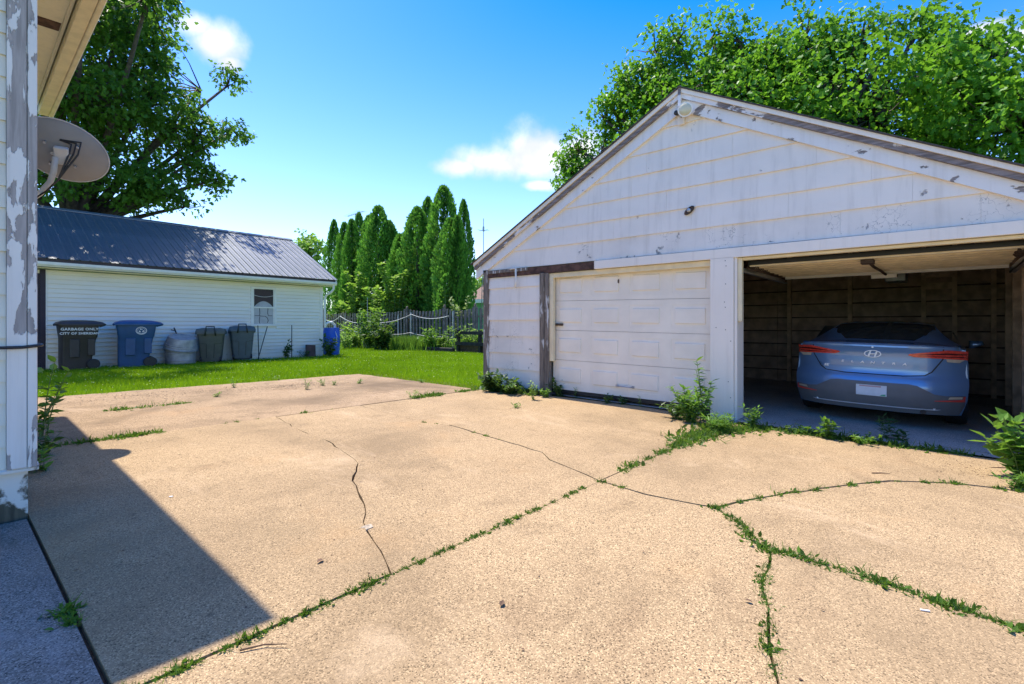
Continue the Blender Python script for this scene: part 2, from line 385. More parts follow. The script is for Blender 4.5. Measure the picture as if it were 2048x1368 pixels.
# ------------------------------------------------------------------ fast leaf meshes
def leaf_mesh(name, P, A, Nn, Ln, Wd, halves, fold=.25, var=None, extra=None):
    """P base points, A axis, Nn face normal (N,3); halves: list of polygons in (x across, y along)"""
    P, A, Nn = map(np.asarray, (P, A, Nn)); n = len(P)
    A = A / np.linalg.norm(A, axis=1, keepdims=True).clip(1e-6)
    S = np.cross(A, Nn); S /= np.linalg.norm(S, axis=1, keepdims=True).clip(1e-6); U = np.cross(S, A)
    tv = []; tf = []
    for poly in halves: tf.append(len(poly)); tv += poly
    tv = np.array(tv); k = len(tv)
    V = (P[:, None, :] + A[:, None, :] * (tv[None, :, 1, None] * Ln[:, None, None]) + S[:, None, :] * (tv[None, :, 0, None] * Wd[:, None, None])
         + U[:, None, :] * ((np.abs(tv[None, :, 0, None]) * fold - tv[None, :, 1, None] ** 2 * .12) * Wd[:, None, None]))
    V = V.reshape(-1, 3); nv = n * k
    me = bpy.data.meshes.new(name); me.vertices.add(nv); me.vertices.foreach_set('co', V.astype(np.float32).ravel())
    npoly = n * len(halves); me.loops.add(nv); me.loops.foreach_set('vertex_index', np.arange(nv, dtype=np.int32))
    me.polygons.add(npoly); tot = np.tile(np.array(tf, dtype=np.int32), n); st = np.concatenate([[0], np.cumsum(tot)[:-1]]).astype(np.int32)
    me.polygons.foreach_set('loop_start', st); me.polygons.foreach_set('loop_total', tot)
    me.update(calc_edges=True)
    if var is None: var = RNG.random(n)
    at = me.attributes.new('v', 'FLOAT', 'FACE'); at.data.foreach_set('value', np.repeat(var, len(halves)).astype(np.float32))
    return me
MAPLE = [[(0, .02), (.3, .03), (.5, .4), (.23, .42), (.3, .76), (0, 1)], [(0, 1), (-.3, .76), (-.23, .42), (-.5, .4), (-.3, .03), (0, .02)]]
OVAL = [[(0, 0), (.36, .2), (.42, .52), (0, 1)], [(0, 1), (-.42, .52), (-.36, .2), (0, 0)]]
DIAM = [[(0, 0), (.5, .42), (0, 1), (-.5, .42)]]
BLADE = [[(.5, 0), (.3, .6), (0, 1), (-.5, 0)]]
SPRAY = [[(0, 0), (.28, .25), (.5, .75), (.2, .7), (0, 1), (-.22, .68), (-.5, .8), (-.26, .25)]]
def unit(n):
    v = RNG.normal(size=(n, 3)); return v / np.linalg.norm(v, axis=1, keepdims=True)

# ------------------------------------------------------------------ ground
def ground_sheet(name, xs, ys, dz, mat, kind='structure', parent=None):
    vs = [(x, y, gz(x) + dz) for y in ys for x in xs]; nx = len(xs)
    fs = [(j * nx + i, j * nx + i + 1, (j + 1) * nx + i + 1, (j + 1) * nx + i) for j in range(len(ys) - 1) for i in range(nx - 1)]
    b = MB(); b.add(vs, fs); o = b.build(name, mat, parent, fix=False); tag(o, kind=kind); return o
xs = [-1500, -400, -120, -60] + [-40 + i for i in range(61)] + [40, 120, 400, 1500]
g = ground_sheet('ground', xs, [-1500, -300, -60, -20, 0, 10, 20, 40, 100, 400, 1500], -.05, M['turf'])
tag(g, 'flat green ground stretching out around the yard', 'ground')
drive = ground_sheet('driveway', [-10.6 + .5 * i for i in range(40)], [-6, 0, 3, 6.6, 7.16], -.032, M['soil'])
tag(drive, 'soil bed under the cracked tan concrete driveway slabs', 'driveway')

def dens(poly, step=.22, jit=.02):
    out = []
    for a, b in zip(poly[:-1], poly[1:]):
        a = Vector(a[:2]); b = Vector(b[:2]); n = max(1, int((b - a).length / step)); d = b - a
        for i in range(n):
            p = a + d * (i / n)
            if i and jit and d.length > 1e-6: p += Vector((-d.y, d.x)).normalized() * random.uniform(-jit, jit)
            out.append((p.x, p.y))
    out.append(tuple(poly[-1][:2])); return out
def G(*pts): return [tuple(gp(*p)[:2]) for p in pts]
JX1, JX2, JX3 = -2.12, -6.5, -8.45
def onJ(X, px, py): return (X, gp(px, py).y)
A0 = (JX1, .44); A1 = onJ(JX1, 780, 1147); A2 = (JX1, 3.58); A3 = (JX1, 6.78)
B0 = (JX2, .5); B1 = onJ(JX2, 548, 833); B2 = onJ(JX2, 726, 812); B3 = (JX2, 6.68)
C2 = dens([A1] + G((748, 1085), (727, 1045), (729, 1010), (704, 962), (716, 927), (690, 906), (655, 882), (600, 861), (566, 842)) + [B1], .12, .012)
c1mid = G((897, 850))[0]
C1a = dens([A2] + G((1100, 920), (1085, 905), (1000, 880)) + [c1mid], .15, .012)
C1b = dens([c1mid] + G((840, 842), (775, 826)) + [B2], .15, .012)
c3top = (-5.25, 6.99)
C3 = dens([c1mid] + G((1000, 826), (1035, 812)) + [c3top], .15, .015)
J4 = dens([A2] + G((1290, 989), (1360, 1003), (1430, 1016)), .15, .012); Q = J4[-1]
CA = dens([Q] + G((1480, 1003), (1550, 991), (1640, 977), (1690, 971), (1780, 962), (1900, 966), (2048, 984)) + [(4.2, 5.6), (7, 5.7)], .14, .02)
CB = dens([Q] + G((1485, 1050), (1505, 1082), (1542, 1104)), .12, .015); S_ = CB[-1]
CB1 = dens([S_] + G((1535, 1140), (1526, 1185), (1538, 1240), (1540, 1300), (1556, 1368)) + [(-.35, .2), (-.3, -6)], .12, .015)
CB2 = dens([S_] + G((1575, 1107), (1650, 1132), (1750, 1162), (1870, 1203), (1960, 1232), (2048, 1262)) + [(3.0, 2.6), (7, 2.4)], .12, .015)
front = dens([A3, (-2.5, 7.0), (-3.2, 7.08), (-4.2, 7.09), c3top], .3, .015); front2 = dens([c3top, (-5.6, 6.84), (-6.3, 6.74), B3], .2, .03)
apron = dens([(7, 6.85), (2, 6.9), (.4, 6.88), (-.8, 6.78), (-1.6, 6.72), A3], .3, .015)
lawn_edge = dens([(-10.35, 6.69), (-10.42, 4.5), (-10.55, 3), (-10.7, 1.2), (-10.9, -1), (-11, -4)], .2, .06)
lawn_top = dens([(JX2, 6.68), (-8, 6.68), (-10.35, 6.69)], .2, .03)
rv = lambda l: list(reversed(l))
def ring(*parts):
    out = []
    for p in parts:
        for q in p:
            if not out or (Vector(q) - Vector(out[-1])).length > 1e-5: out.append(q)
    if (Vector(out[0]) - Vector(out[-1])).length < 1e-5: out.pop()
    return out
def slab(name, poly, mat, gap=.0052, dz=.0, parent=drive):
    P = [Vector(p) for p in poly]; n = len(P)
    area = sum(P[i].x * P[(i + 1) % n].y - P[(i + 1) % n].x * P[i].y for i in range(n))
    if area < 0: P.reverse()
    Q_ = []
    for i in range(n):
        a, b, c = P[i - 1], P[i], P[(i + 1) % n]
        n1 = Vector((-(b - a).y, (b - a).x)).normalized(); n2 = Vector((-(c - b).y, (c - b).x)).normalized(); m = n1 + n2
        m = m.normalized() / max(.5, m.normalized().dot(n1)) if m.length > .2 else n1
        Q_.append(b + m * gap * random.uniform(.3, 2.0))
    ed = [(i, (i + 1) % n) for i in range(n)]; inner = []
    x0 = min(q.x for q in Q_); x1 = max(q.x for q in Q_); y0 = min(q.y for q in Q_); y1 = max(q.y for q in Q_)
    for i in range(int((x1 - x0) / .5) + 1):
        for j in range(int((y1 - y0) / 1.2) + 1): inner.append(Vector((x0 + .25 + i * .5, y0 + .33 + j * 1.2)))
    vs, es, fs, *_ = delaunay_2d_cdt(Q_ + inner, ed, [], 1, 1e-6)
    bm = bmesh.new(); bv = [bm.verts.new((v.x, v.y, gz(v.x) + dz)) for v in vs]; bm.verts.ensure_lookup_table()
    for f in fs:
        try: bm.faces.new([bv[i] for i in f])
        except ValueError: pass
    for v in list(bm.verts):
        if not v.link_faces: bm.verts.remove(v)
    bmesh.ops.recalc_face_normals(bm, faces=bm.faces)
    if sum(f.normal.z for f in bm.faces) < 0: bmesh.ops.reverse_faces(bm, faces=bm.faces)
    be = [e for e in bm.edges if e.is_boundary]
    r = bmesh.ops.extrude_edge_only(bm, edges=be)
    for v in r['geom']:
        if isinstance(v, bmesh.types.BMVert): v.co.z -= .09
    me = bpy.data.meshes.new(name); bm.to_mesh(me); bm.free(); me.materials.append(mat)
    return obj(name, me, None, parent)
slab('slab', ring([A0, A1], C2, [B1, B0]), M['slab'], dz=.004)
slab('slab', ring([A1, A2], C1a, C1b, [B2, B1], rv(C2)), M['slab'])
slab('slab', ring([A2, A3], front, rv(C3), rv(C1a)), M['slab'], dz=.003)
slab('slab', ring(C3, front2, [B3, B2], rv(C1b)), M['slab'], dz=-.003)
slab('slab', ring([(JX2, -6), (JX2, 6.68), (JX3, 6.68), (JX3, -6)]), M['slab_far'], dz=.002)
slab('slab', ring(lawn_top[2:], lawn_edge, [(JX3, -4), (JX3, 6.68)]), M['slab_far'], gap=.004, dz=-.002)
slab('slab', ring(J4, CA, [(7, 6.85)], apron), M['slab'], dz=.004)
slab('slab', ring(rv(CB), CA, rv(CB2)), M['slab'], dz=-.002)
slab('slab', ring(rv(CB1), CB2, [(7, -6)]), M['slab'], dz=.003)
slab('slab', ring(J4, CB, CB1, [(JX1, -6)]), M['slab'], dz=.0)
slab('slab', ring([(JX1, .435), (JX1, -6), (-4.5, -6), (-4.36, .462)]), M['slab_side'], gap=.003, dz=-.004)
tag(slab('slab', ring([(-4.55, .46), B0, (JX2, -2), (-4.55, -2)]), M['slab'], gap=.004, dz=.002))
# chipped spot beside the long crack
cp = gp(735, 1055)
b = MB(); poly = [(cp.x + math.cos(a) * r_ * .8, cp.y + math.sin(a) * r_) for a, r_ in [(k * .7, random.uniform(.02, .05)) for k in range(9)]]
b.prism(poly, lambda x, y: (x, y, gz(x) + .0055), lambda x, y: (x, y, gz(x) - .02)); b.build('spall_patch', plain('pale_spall', (.36, .29, .21), .95, var=.35, vs=40), drive)

def polyline_pts(poly, n):
    P = np.array(poly); seg = np.linalg.norm(np.diff(P, axis=0), axis=1); cum = np.concatenate([[0], np.cumsum(seg)])
    t = RNG.random(n) * cum[-1]; i = np.clip(np.searchsorted(cum, t) - 1, 0, len(seg) - 1); f = (t - cum[i]) / seg[i].clip(1e-9)
    return P[i] * (1 - f[:, None]) + P[i + 1] * f[:, None]
def crack_weeds(name, poly, n, width, h, label, mat='crack', clump=True, rag=.5):
    m = max(6, n // 26); c0 = polyline_pts(poly, m)
    if clump:
        ph = RNG.random(2) * 9; w = np.sin(c0[:, 0] * 5.1 + ph[0]) + np.sin(c0[:, 1] * 6.3 + ph[1]); k = c0[w > -rag * 2]
        c0 = k if len(k) > 4 else c0[:6]
    st = RNG.random(len(c0)) ** 1.8 * 1.3 + .35
    pick = RNG.integers(len(c0), size=n); f = st[pick]
    c = c0[pick] + RNG.normal(size=(n, 2)) * (width * .62 * f)[:, None]
    P = np.c_[c, [gz(x) for x in c[:, 0]]]; P[:, 2] -= .004
    A = unit(n); A[:, 2] = np.abs(A[:, 2]) * .9 + .12
    Nn = unit(n) * .8 + [0, 0, .7]; L = h * (.45 + .8 * RNG.random(n)) * f ** .7; W = L * np.where(RNG.random(n) < .45, .12, .3 + .4 * RNG.random(n)); L = np.where(W < L * .2, L * 1.7, L)
    var = np.clip((RNG.random(len(c0)) * .7)[pick] + RNG.normal(size=n) * .2 + .1, 0, 1)
    o = obj(name, leaf_mesh(name, P, A, Nn, L, W, OVAL, var=var), M[mat]); tag(o, label, 'weeds', 'weeds growing in the driveway joints', 'stuff'); return o

# joint and crack weeds
crack_weeds('joint_weeds', [(JX1, .2), (JX1, 1.55)], 2600, .022, .024, 'low green weeds along the near half of the straight joint', rag=1.1)
crack_weeds('joint_weeds', [(JX1, 1.6), (JX1, 3.4)], 1900, .018, .023, 'sparse weed tufts along the far half of the straight joint', rag=1.3)
crack_weeds('joint_weeds', [(JX1, 5.0), (JX1, 5.8), (JX1, 6.75)], 3200, .12, .06, 'thick grassy weeds in the joint below the white garage post', rag=1)
crack_weeds('joint_weeds', [(JX1, 3.9), (JX1, 5.1)], 1100, .05, .04, 'weeds thinning out in the joint below the thick patch', rag=.9)
crack_weeds('joint_weeds', [(JX1 + .1, 6.2), (-1.7, 6.75)], 1800, .14, .05, 'weeds spreading at the foot of the garage post', rag=1)
crack_weeds('joint_weeds', [(JX2, .8), (JX2, 1.75)], 1100, .05, .045, 'row of weeds in the joint beside the house shadow', rag=.8)
crack_weeds('joint_weeds', [(JX2, 2.4), (JX2, 4.2)], 200, .03, .035, 'few scattered weeds in the middle of the far joint', rag=0)
crack_weeds('joint_weeds', [(JX2, 5.1), (JX2, 6.6)], 1500, .07, .05, 'weeds in the joint near the lawn corner by the garage', rag=.7)
crack_weeds('joint_weeds', [(JX3, 1.7), (JX3, 2.6)], 600, .06, .045, 'weeds in the joint nearest the lawn and bins', rag=.8)
crack_weeds('joint_weeds', G((1000, 880), (900, 851), (825, 842)), 350, .025, .03, 'tiny weeds in the hairline crack towards the lawn', rag=.05)
crack_weeds('joint_weeds', J4 + [], 420, .022, .022, 'thin weeds in the short joint right of the main joint', rag=.35)
crack_weeds('joint_weeds', CB, 1000, .032, .026, 'weeds in the curved crack between two forks', rag=1)
crack_weeds('joint_weeds', [p for p in CA if p[0] < 1.6], 2000, .024, .026, 'weeds in the crack running right below the open garage', rag=.7)
crack_weeds('joint_weeds', [p for p in CB1 if p[1] > .2], 3200, .028, .023, 'weeds in the crack running down to the near edge', rag=2)
crack_weeds('joint_weeds', [p for p in CB2 if p[0] < .45], 2300, .04, .03, 'thick weeds in the crack forking to the right edge', rag=2)
crack_weeds('joint_weeds', [p for p in CB1 if .3 < p[1]], 350, .04, .022, 'reddish dry weeds mixed into the near crack', 'dead', rag=.1)
crack_weeds('joint_weeds', [(-2.72, .425), (-2.95, .43)], 260, .03, .034, 'tuft of grass in the shaded joint by the house walk', 'weed', rag=2)
crack_weeds('joint_weeds', [(-1.75, 6.78), (-.8, 6.82), (.25, 6.9)], 2600, .10, .055, 'low weeds along the threshold of the open garage', rag=1)
crack_weeds('joint_weeds', [(-6.5, 6.9), (-5.4, 6.95)], 2600, .12, .09, 'low ground ivy along the foot of the garage siding', 'weed_dark', rag=2)

# ------------------------------------------------------------------ lawn grass
def lawn():
    n = 260000
    x = RNG.uniform(-17, -6.6, n); y = RNG.uniform(-1, 16.6, n)
    edge = np.where(y < 6.69, -10.42 - .05 * np.clip(5 - y, 0, 9) + .10 * np.sin(y * 7) + .05 * np.sin(y * 19), -6.65 + .0 * y)
    low = 6.69 + .05 * np.sin(x * 9) + .03 * np.sin(x * 23)
    keep = (x < edge) & ((x < -10.3) | (y > low)) & ~((x < -16.95) & (y < 9.6))
    ex = RNG.uniform(-30, -16.9, 60000); ey = RNG.uniform(9.6, 16.6, 60000)
    x = np.r_[x[keep], ex]; y = np.r_[y[keep], ey]; n = len(x)
    P = np.c_[x, y, .25 * np.tanh(-.1 * x) - .048]
    A = unit(n) * .55; A[:, 2] = 1; Nn = unit(n); L = RNG.uniform(.07, .12, n); W = RNG.uniform(.008, .014, n)
    patch = .48 + .22 * np.sin(x * 1.3 + np.sin(y * .9)) * np.sin(y * 1.1) + .2 * np.sin(x * 3.7 + 2 * np.sin(y * 2.3)) * np.sin(y * 3.1 + x)
    me = leaf_mesh('lawn_grass', P, A, Nn, L, W, [[(.5, 0), (0, 1), (-.5, 0)]], 0, np.clip(patch + RNG.normal(size=n) * .25, 0, 1))
    tag(obj('lawn_grass', me, M['grass']), 'mown bright green lawn between the shed and driveway', 'grass', kind='stuff')
    k = RNG.random(n) < .011; c = P[k]; m = len(c); c = c + np.array([0, 0, .085])
    me = leaf_mesh('clover_flowers', c, unit(m), unit(m), RNG.uniform(.012, .022, m), RNG.uniform(.012, .022, m), DIAM)
    tag(obj('clover_flowers', me, M['clover']), 'tiny white clover flowers dotted over the lawn', 'clover', kind='stuff')
lawn()

# ------------------------------------------------------------------ white house at the left edge
def house():
    h = thing('white_house', 'white house corner with peeling paint and cream eaves at left edge', 'house', (-4.39, .50, .10), R(-2.2))
    P = h
    MB().box((-5.8, -7, .30), (-.03, -.03, 4.47)).build('wall', M['house_siding'], P)
    MB().box((-5.78, -6.98, -.25), (-.028, -.028, .30)).build('foundation', M['foundation'], P)
    MB().prism([(0, .285), (.035, .29), (.035, .305), (0, .335)], lambda x, z: (x - .03, -6.9, z), lambda x, z: (x - .03, .02, z)).build('sill_ledge', M['foundation'], P)
    k = 0; z = .32
    while z < 4.4:
        MB().prism([(0, z), (.022, z), (.008, z + .14), (0, z + .14)], lambda x, zz: (x - .028, -2.2, zz), lambda x, zz: (x - .028, -.128, zz)).build('siding_board', M['house_siding'], P); z += .134
    MB().box((-.03, -.126, .315), (.012, -.036, 4.4)).build('corner_board', M['house_board'], P, bevel=.002)
    MB().box((-.03, -.033, .312), (.018, .012, 4.4)).build('corner_trim', M['house_board'], P, bevel=.004)
    MB().box((-5.9, -.02, 4.475), (.10, .465, 4.495)).build('soffit', M['soffit'], P)
    MB().box((-3.12, .23, 4.466), (-2.92, .43, 4.478)).build('soffit_hole_board', M['brown_wood'], P)
    MB().box((-5.9, .440, 4.455), (.1, .470, 4.474)).build('soffit_moulding', M['soffit'], P)
    MB().box((-5.95, .485, 4.36), (.11, .60, 4.56)).build('fascia', M['cream'], P, bevel=.004)
    MB().box((-5.95, .603, 4.345), (.11, .655, 4.58)).build('gutter_lip', M['cream'], P, bevel=.01)
    ex = (-5.98, .12); ey = (-7.3, .68); zt = 4.585
    vs = [(ex[0], ey[0], zt), (ex[1], ey[0], zt), (ex[1], ey[1], zt), (ex[0], ey[1], zt), (-2.9, -4.0, 5.75), (-2.9, -2.6, 5.75), (ex[0], ey[0], zt - .03), (ex[1], ey[0], zt - .03), (ex[1], ey[1], zt - .03), (ex[0], ey[1], zt - .03)]
    b = MB(); b.add(vs, [(0, 1, 4), (1, 2, 5, 4), (2, 3, 5), (3, 0, 4, 5), (6, 7, 1, 0), (7, 8, 2, 1), (8, 9, 3, 2), (9, 6, 0, 3), (9, 8, 7, 6)]); b.build('roof', M['shingle'], P)
house()
def wallcable():
    b = MB(); z = 1.165
    pts = [Vector((-4.36, -.9, z - .02)), Vector((-4.365, -.1, z)), Vector((-4.36, .44, z + .003)), Vector((-4.352, .512, z + .012)), Vector((-4.39, .535, z + .014)), Vector((-4.7, .53, z + .02)), Vector((-5.6, .575, z + .1))]
    b.tube(pts, .010, 6); o = b.build('wall_cable', M['black'], smooth=True); tag(o, 'black cable wrapped around the peeling house corner', 'cable')
wallcable()

def dish():
    c = Vector((-7.08, 1.02, 3.11))
    t = thing('satellite_dish', 'grey satellite dish seen from behind beside the house corner', 'satellite dish', (-7.35, .62, 2.6))
    n = Vector((-.80, .20, .56)).normalized(); h = Vector((0, 0, 1)).cross(n).normalized(); u = n.cross(h)
    a = R(24); e1 = h * math.cos(a) + u * math.sin(a); e2 = n.cross(e1)
    b = MB(); rings = []
    for side in (0, 1):
        for i in (range(1, 13) if side == 0 else range(12, 0, -1)):
            r = i / 12; dep = .10 * r * r + (.008 if side == 0 else 0)
            rings.append([c + e1 * (.395 * r * math.cos(q)) + e2 * (.31 * r * math.sin(q)) + n * dep for q in [2 * math.pi * j / 40 for j in range(40)]])
    b.loft(rings); b.build('reflector', M['dish'], t, world=True, smooth=True)
    b = MB(); b.tube([c + e1 * (.397 * math.cos(q)) + e2 * (.312 * math.sin(q)) + n * .104 for q in [2 * math.pi * j / 40 for j in range(41)]], .007, 6, False); b.build('rim', M['dish_arm'], t, world=True, smooth=True)
    bk = c - n * .04
    b = MB(); pts = [Vector((-7.45, .62, 2.50)), Vector((-7.34, .74, 2.57)), Vector((-7.18, .86, 2.68)), Vector((-7.12, .93, 2.80)), Vector((-7.06, .95, 2.90)), Vector((-7.03, .96, 3.05))]
    b.tube(pts, .028, 10); b.build('mast_arm', M['dish_arm'], t, world=True, smooth=True)
    b = MB(); q = n.to_track_quat('Z', 'Y').to_matrix().to_4x4(); q.translation = bk
    b.box((-.06, -.09, -.05), (.06, .09, .02), q); b.box((-.09, -.015, .0), (.09, .015, .03), q); b.build('mounting_bracket', M['dish_arm'], t, world=True, bevel=.01)
    for dx, dy in ((-.13, .1), (.13, .1), (-.1, -.12), (.1, -.12)):
        b = MB(); mm = q.copy(); b.lathe([(.013, -.012), (.013, .03)], 8, q @ Matrix.Translation((dx, dy, .03))); b.build('bolt', M['steel'], t, world=True)
    for k in range(3):
        b = MB(); o = Vector((0.03 * k, 0, 0))
        b.tube([Vector((-7.38, .72, 2.53)), Vector((-7.1, .9, 2.70)), Vector((-7.0, .98, 2.82)), bk + Vector((.06, .05 + .035 * k, .02)), bk + Vector((.05, .07 + .04 * k, .12 + .02 * k)), bk + Vector((.03, -.02, .15))], .009, 6); b.build('cable', M['black'], t, world=True, smooth=True)
    MB().box((-7.55, .56, 2.38), (-7.35, .60, 2.62)).build('wall_plate', M['dish_arm'], t, world=True)
dish()

# ------------------------------------------------------------------ long shed with metal roof
def shed():
    t = thing('long_shed', 'long white vinyl sided shed with grey ribbed metal roof', 'shed', (-17, 5.9, .23)); W = dict(world=True)
    y0, y1, zb, zt = 2.17, 9.52, .18, 2.70
    MB().box((-23.2, -1.6, .15), (-17.03, 9.49, 2.69)).build('wall', M['vinyl'], t, **W)
    wy0, wy1, wz0, wz1 = 7.04, 7.86, 1.29, 2.57
    def course(a, b_, z0, z1):
        MB().prism([(0, z0), (.027, z0), (.030, z0 + .010), (.006, z1), (0, z1)], lambda x, z: (-17.028 + x, a, z), lambda x, z: (-17.028 + x, b_, z)).build('siding_board', M['vinyl'], t, **W)
    z = zb; p = .1145
    while z < zt - .02:
        e = min(z + p, zt)
        if e > wz0 + .03 and z < wz1 - .03: course(y0, wy0, z, e); course(wy1, y1 - .1, z, e)
        else: course(y0, y1 - .1, z, e)
        z += p
    MB().box((-17.03, y1 - .10, zb), (-16.995, y1 + .01, zt)).build('corner_trim', M['white'], t, **W)
    MB().box((-17.03, 2.14, zb), (-16.998, 2.168, zt)).build('corner_trim', M['white'], t, **W)
    MB().box((-17.05, 2.03, .15), (-16.99, 2.137, zt)).build('door_jamb', M['purple'], t, **W)
    MB().box((-17.04, -1.0, .15), (-17.01, 2.027, zt - .1)).build('dark_door', M['purple'], t, **W)
    # window
    w = MB()
    for a, b_, c, d in ((wy0, wy1, wz0, wz0 + .07), (wy0, wy1, wz1 - .07, wz1)): w.box((-17.03, a, c), (-16.985, b_, d))
    for a, b_ in ((wy0, wy0 + .07), (wy1 - .07, wy1)): w.box((-17.03, a, wz0 + .07), (-16.985, b_, wz1 - .07))
    wf = w.build('window', M['white'], t, bevel=.006, **W)
    s = MB(); s.box((-17.03, wy0 + .07, 1.885), (-16.992, wy1 - .07, 1.93)); s.build('meeting_rail', M['white'], wf, **W)
    for nm, a, b_ in (('sash', wz0 + .07, 1.885), ('sash', 1.93, wz1 - .07)):
        s = MB(); s.box((-17.03, wy0 + .07, a), (-17.0, wy0 + .10, b_)); s.box((-17.03, wy1 - .10, a), (-17.0, wy1 - .07, b_)); s.build(nm, M['white'], wf, **W)
    MB().box((-17.026, wy0 + .1, 1.93), (-17.016, wy1 - .1, wz1 - .07)).build('pane', M['window'], wf, **W)
    MB().box((-17.026, wy0 + .1, wz0 + .07), (-17.016, wy1 - .1, 1.885)).build('pane', plain('pale_screen_pane', (.5, .49, .5), .35, var=.08), wf, **W)
    ym = (wy0 + wy1) / 2
    b = MB(); n = 14; vs = [];
    for i in range(n + 1):
        f = i / n * 2 - 1; y = ym + f * .29; vs += [(-17.013, y, 1.935), (-17.013, y, 1.935 + .17 * (1 - f * f) + .005)]
    b.add(vs, [(2 * i, 2 * i + 2, 2 * i + 3, 2 * i + 1) for i in range(n)]); b.build('curtain_swag', M['curtain'], wf, **W)
    b = MB(); b.tube([(-17.012, ym + f * .3, 2.30 - .05 * (1 - f * f)) for f in [i / 8 * 2 - 1 for i in range(9)]], .012, 5); b.build('curtain_rod', M['curtain'], wf, **W)
    for pts in ([(-.28, 1.64), (-.14, 1.64), (-.12, 1.72), (-.13, 1.88)], [(.28, 1.64), (.15, 1.64), (.13, 1.72), (.14, 1.88)],
                [(-.14, 1.64), (-.05, 1.625), (.05, 1.625), (.12, 1.57), (.15, 1.48), (.12, 1.40)], [(-.12, 1.62), (-.14, 1.52), (-.14, 1.45), (-.12, 1.38)]):
        b = MB(); b.tube([(-17.012, ym + a, z) for a, z in pts], .010, 5); b.build('scroll_bar', plain('scroll_grey', (.10, .10, .11), .6), wf, **W)
    # eave: soffit, fascia gutter, drip edge
    ye = 9.86
    MB().box((-17.0, -1.75, 2.715), (-16.74, ye - .02, 2.735)).build('soffit', M['soffit'], t, **W)
    MB().prism([(-16.735, 2.75), (-16.66, 2.745), (-16.62, 2.80), (-16.615, 2.865), (-16.735, 2.865)], lambda x, z: (x, -1.8, z), lambda x, z: (x, ye, z)).build('gutter', M['white'], t, **W)
    MB().box((-16.73, -1.8, 2.868), (-16.655, ye - .01, 2.945)).build('drip_edge', M['drip'], t, **W)
    rx0, rz0, rx1, rz1 = -16.63, 2.95, -20.1, 4.77
    d = Vector((rx1 - rx0, 0, rz1 - rz0)); ln = d.length; d.normalize(); nn = Vector((-d.z, 0, d.x)); nn = nn if nn.z > 0 else -nn
    prof = [(0, 0), (.03, 0), (.045, .022), (.065, .022), (.08, 0), (.14, 0), (.145, .005), (.165, .005), (.17, 0), (.235, 0), (.25, .022), (.27, .022), (.285, 0), (.345, 0), (.35, .005), (.37, .005), (.375, 0), (.412, 0)]
    pw = .412; vs = []
    for q, hgt in prof:
        for s_ in (0, 1): v = d * (ln * s_) + nn * hgt; vs.append((v.x, q, v.z))
    pm = MB(); pm.add(vs, [(2 * i, 2 * i + 2, 2 * i + 3, 2 * i + 1) for i in range(len(prof) - 1)]); me = pm.mesh('roof_panel'); me.materials.append(M['roofmetal'])
    y = ye + .03 - pw
    while y > -1.9:
        o = obj('roof_panel', me, None, t); o.location = Vector((rx0, y, rz0)) - t.location; y -= pw
    MB().prism([(rx1 + .12, rz1 - .045), (rx1, rz1 + .03), (rx1 - .12, rz1 - .045), (rx1 - .12, rz1 - .02), (rx1, rz1 + .05), (rx1 + .12, rz1 - .02)], lambda x, z: (x, -1.85, z), lambda x, z: (x, ye + .04, z)).build('ridge_cap', M['roofmetal'], t, **W)
    MB().prism([(rx1, rz1 - .01), (-23.5, 2.95), (-23.5, 2.92), (rx1, rz1 - .04)], lambda x, z: (x, -1.8, z), lambda x, z: (x, ye, z)).build('rear_roof', M['roofmetal'], t, **W)
    MB().prism([(-17.03, 2.69), (-23.2, 2.69), (-20.1, 4.68)], lambda x, z: (x, 9.47, z), lambda x, z: (x, 9.49, z)).build('gable_wall', M['vinyl'], t, **W)
    MB().prism([(-16.64, 2.93), (rx1, 4.755), (rx1, 4.63), (-16.64, 2.80)], lambda x, z: (x, ye - .04, z), lambda x, z: (x, ye - .01, z)).build('rake_board', M['white'], t, **W)
    MB().prism([(-16.72, 2.76), (rx1, 4.62), (rx1, 4.60), (-16.72, 2.74)], lambda x, z: (x, 9.49, z), lambda x, z: (x, ye - .04, z)).build('rake_soffit', M['white'], t, **W)
    b = MB(); b.tube([(-16.68, ye - .1, 2.76), (-16.68, ye - .1, 2.62), (-16.72, ye - .16, 2.52), (-16.93, 9.62, 2.40), (-16.96, 9.58, 2.28), (-16.96, 9.58, 1.35), (-16.97, 9.60, 1.25)], .04, 8); b.build('downspout', M['white'], t, auto=40, **W)
shed()

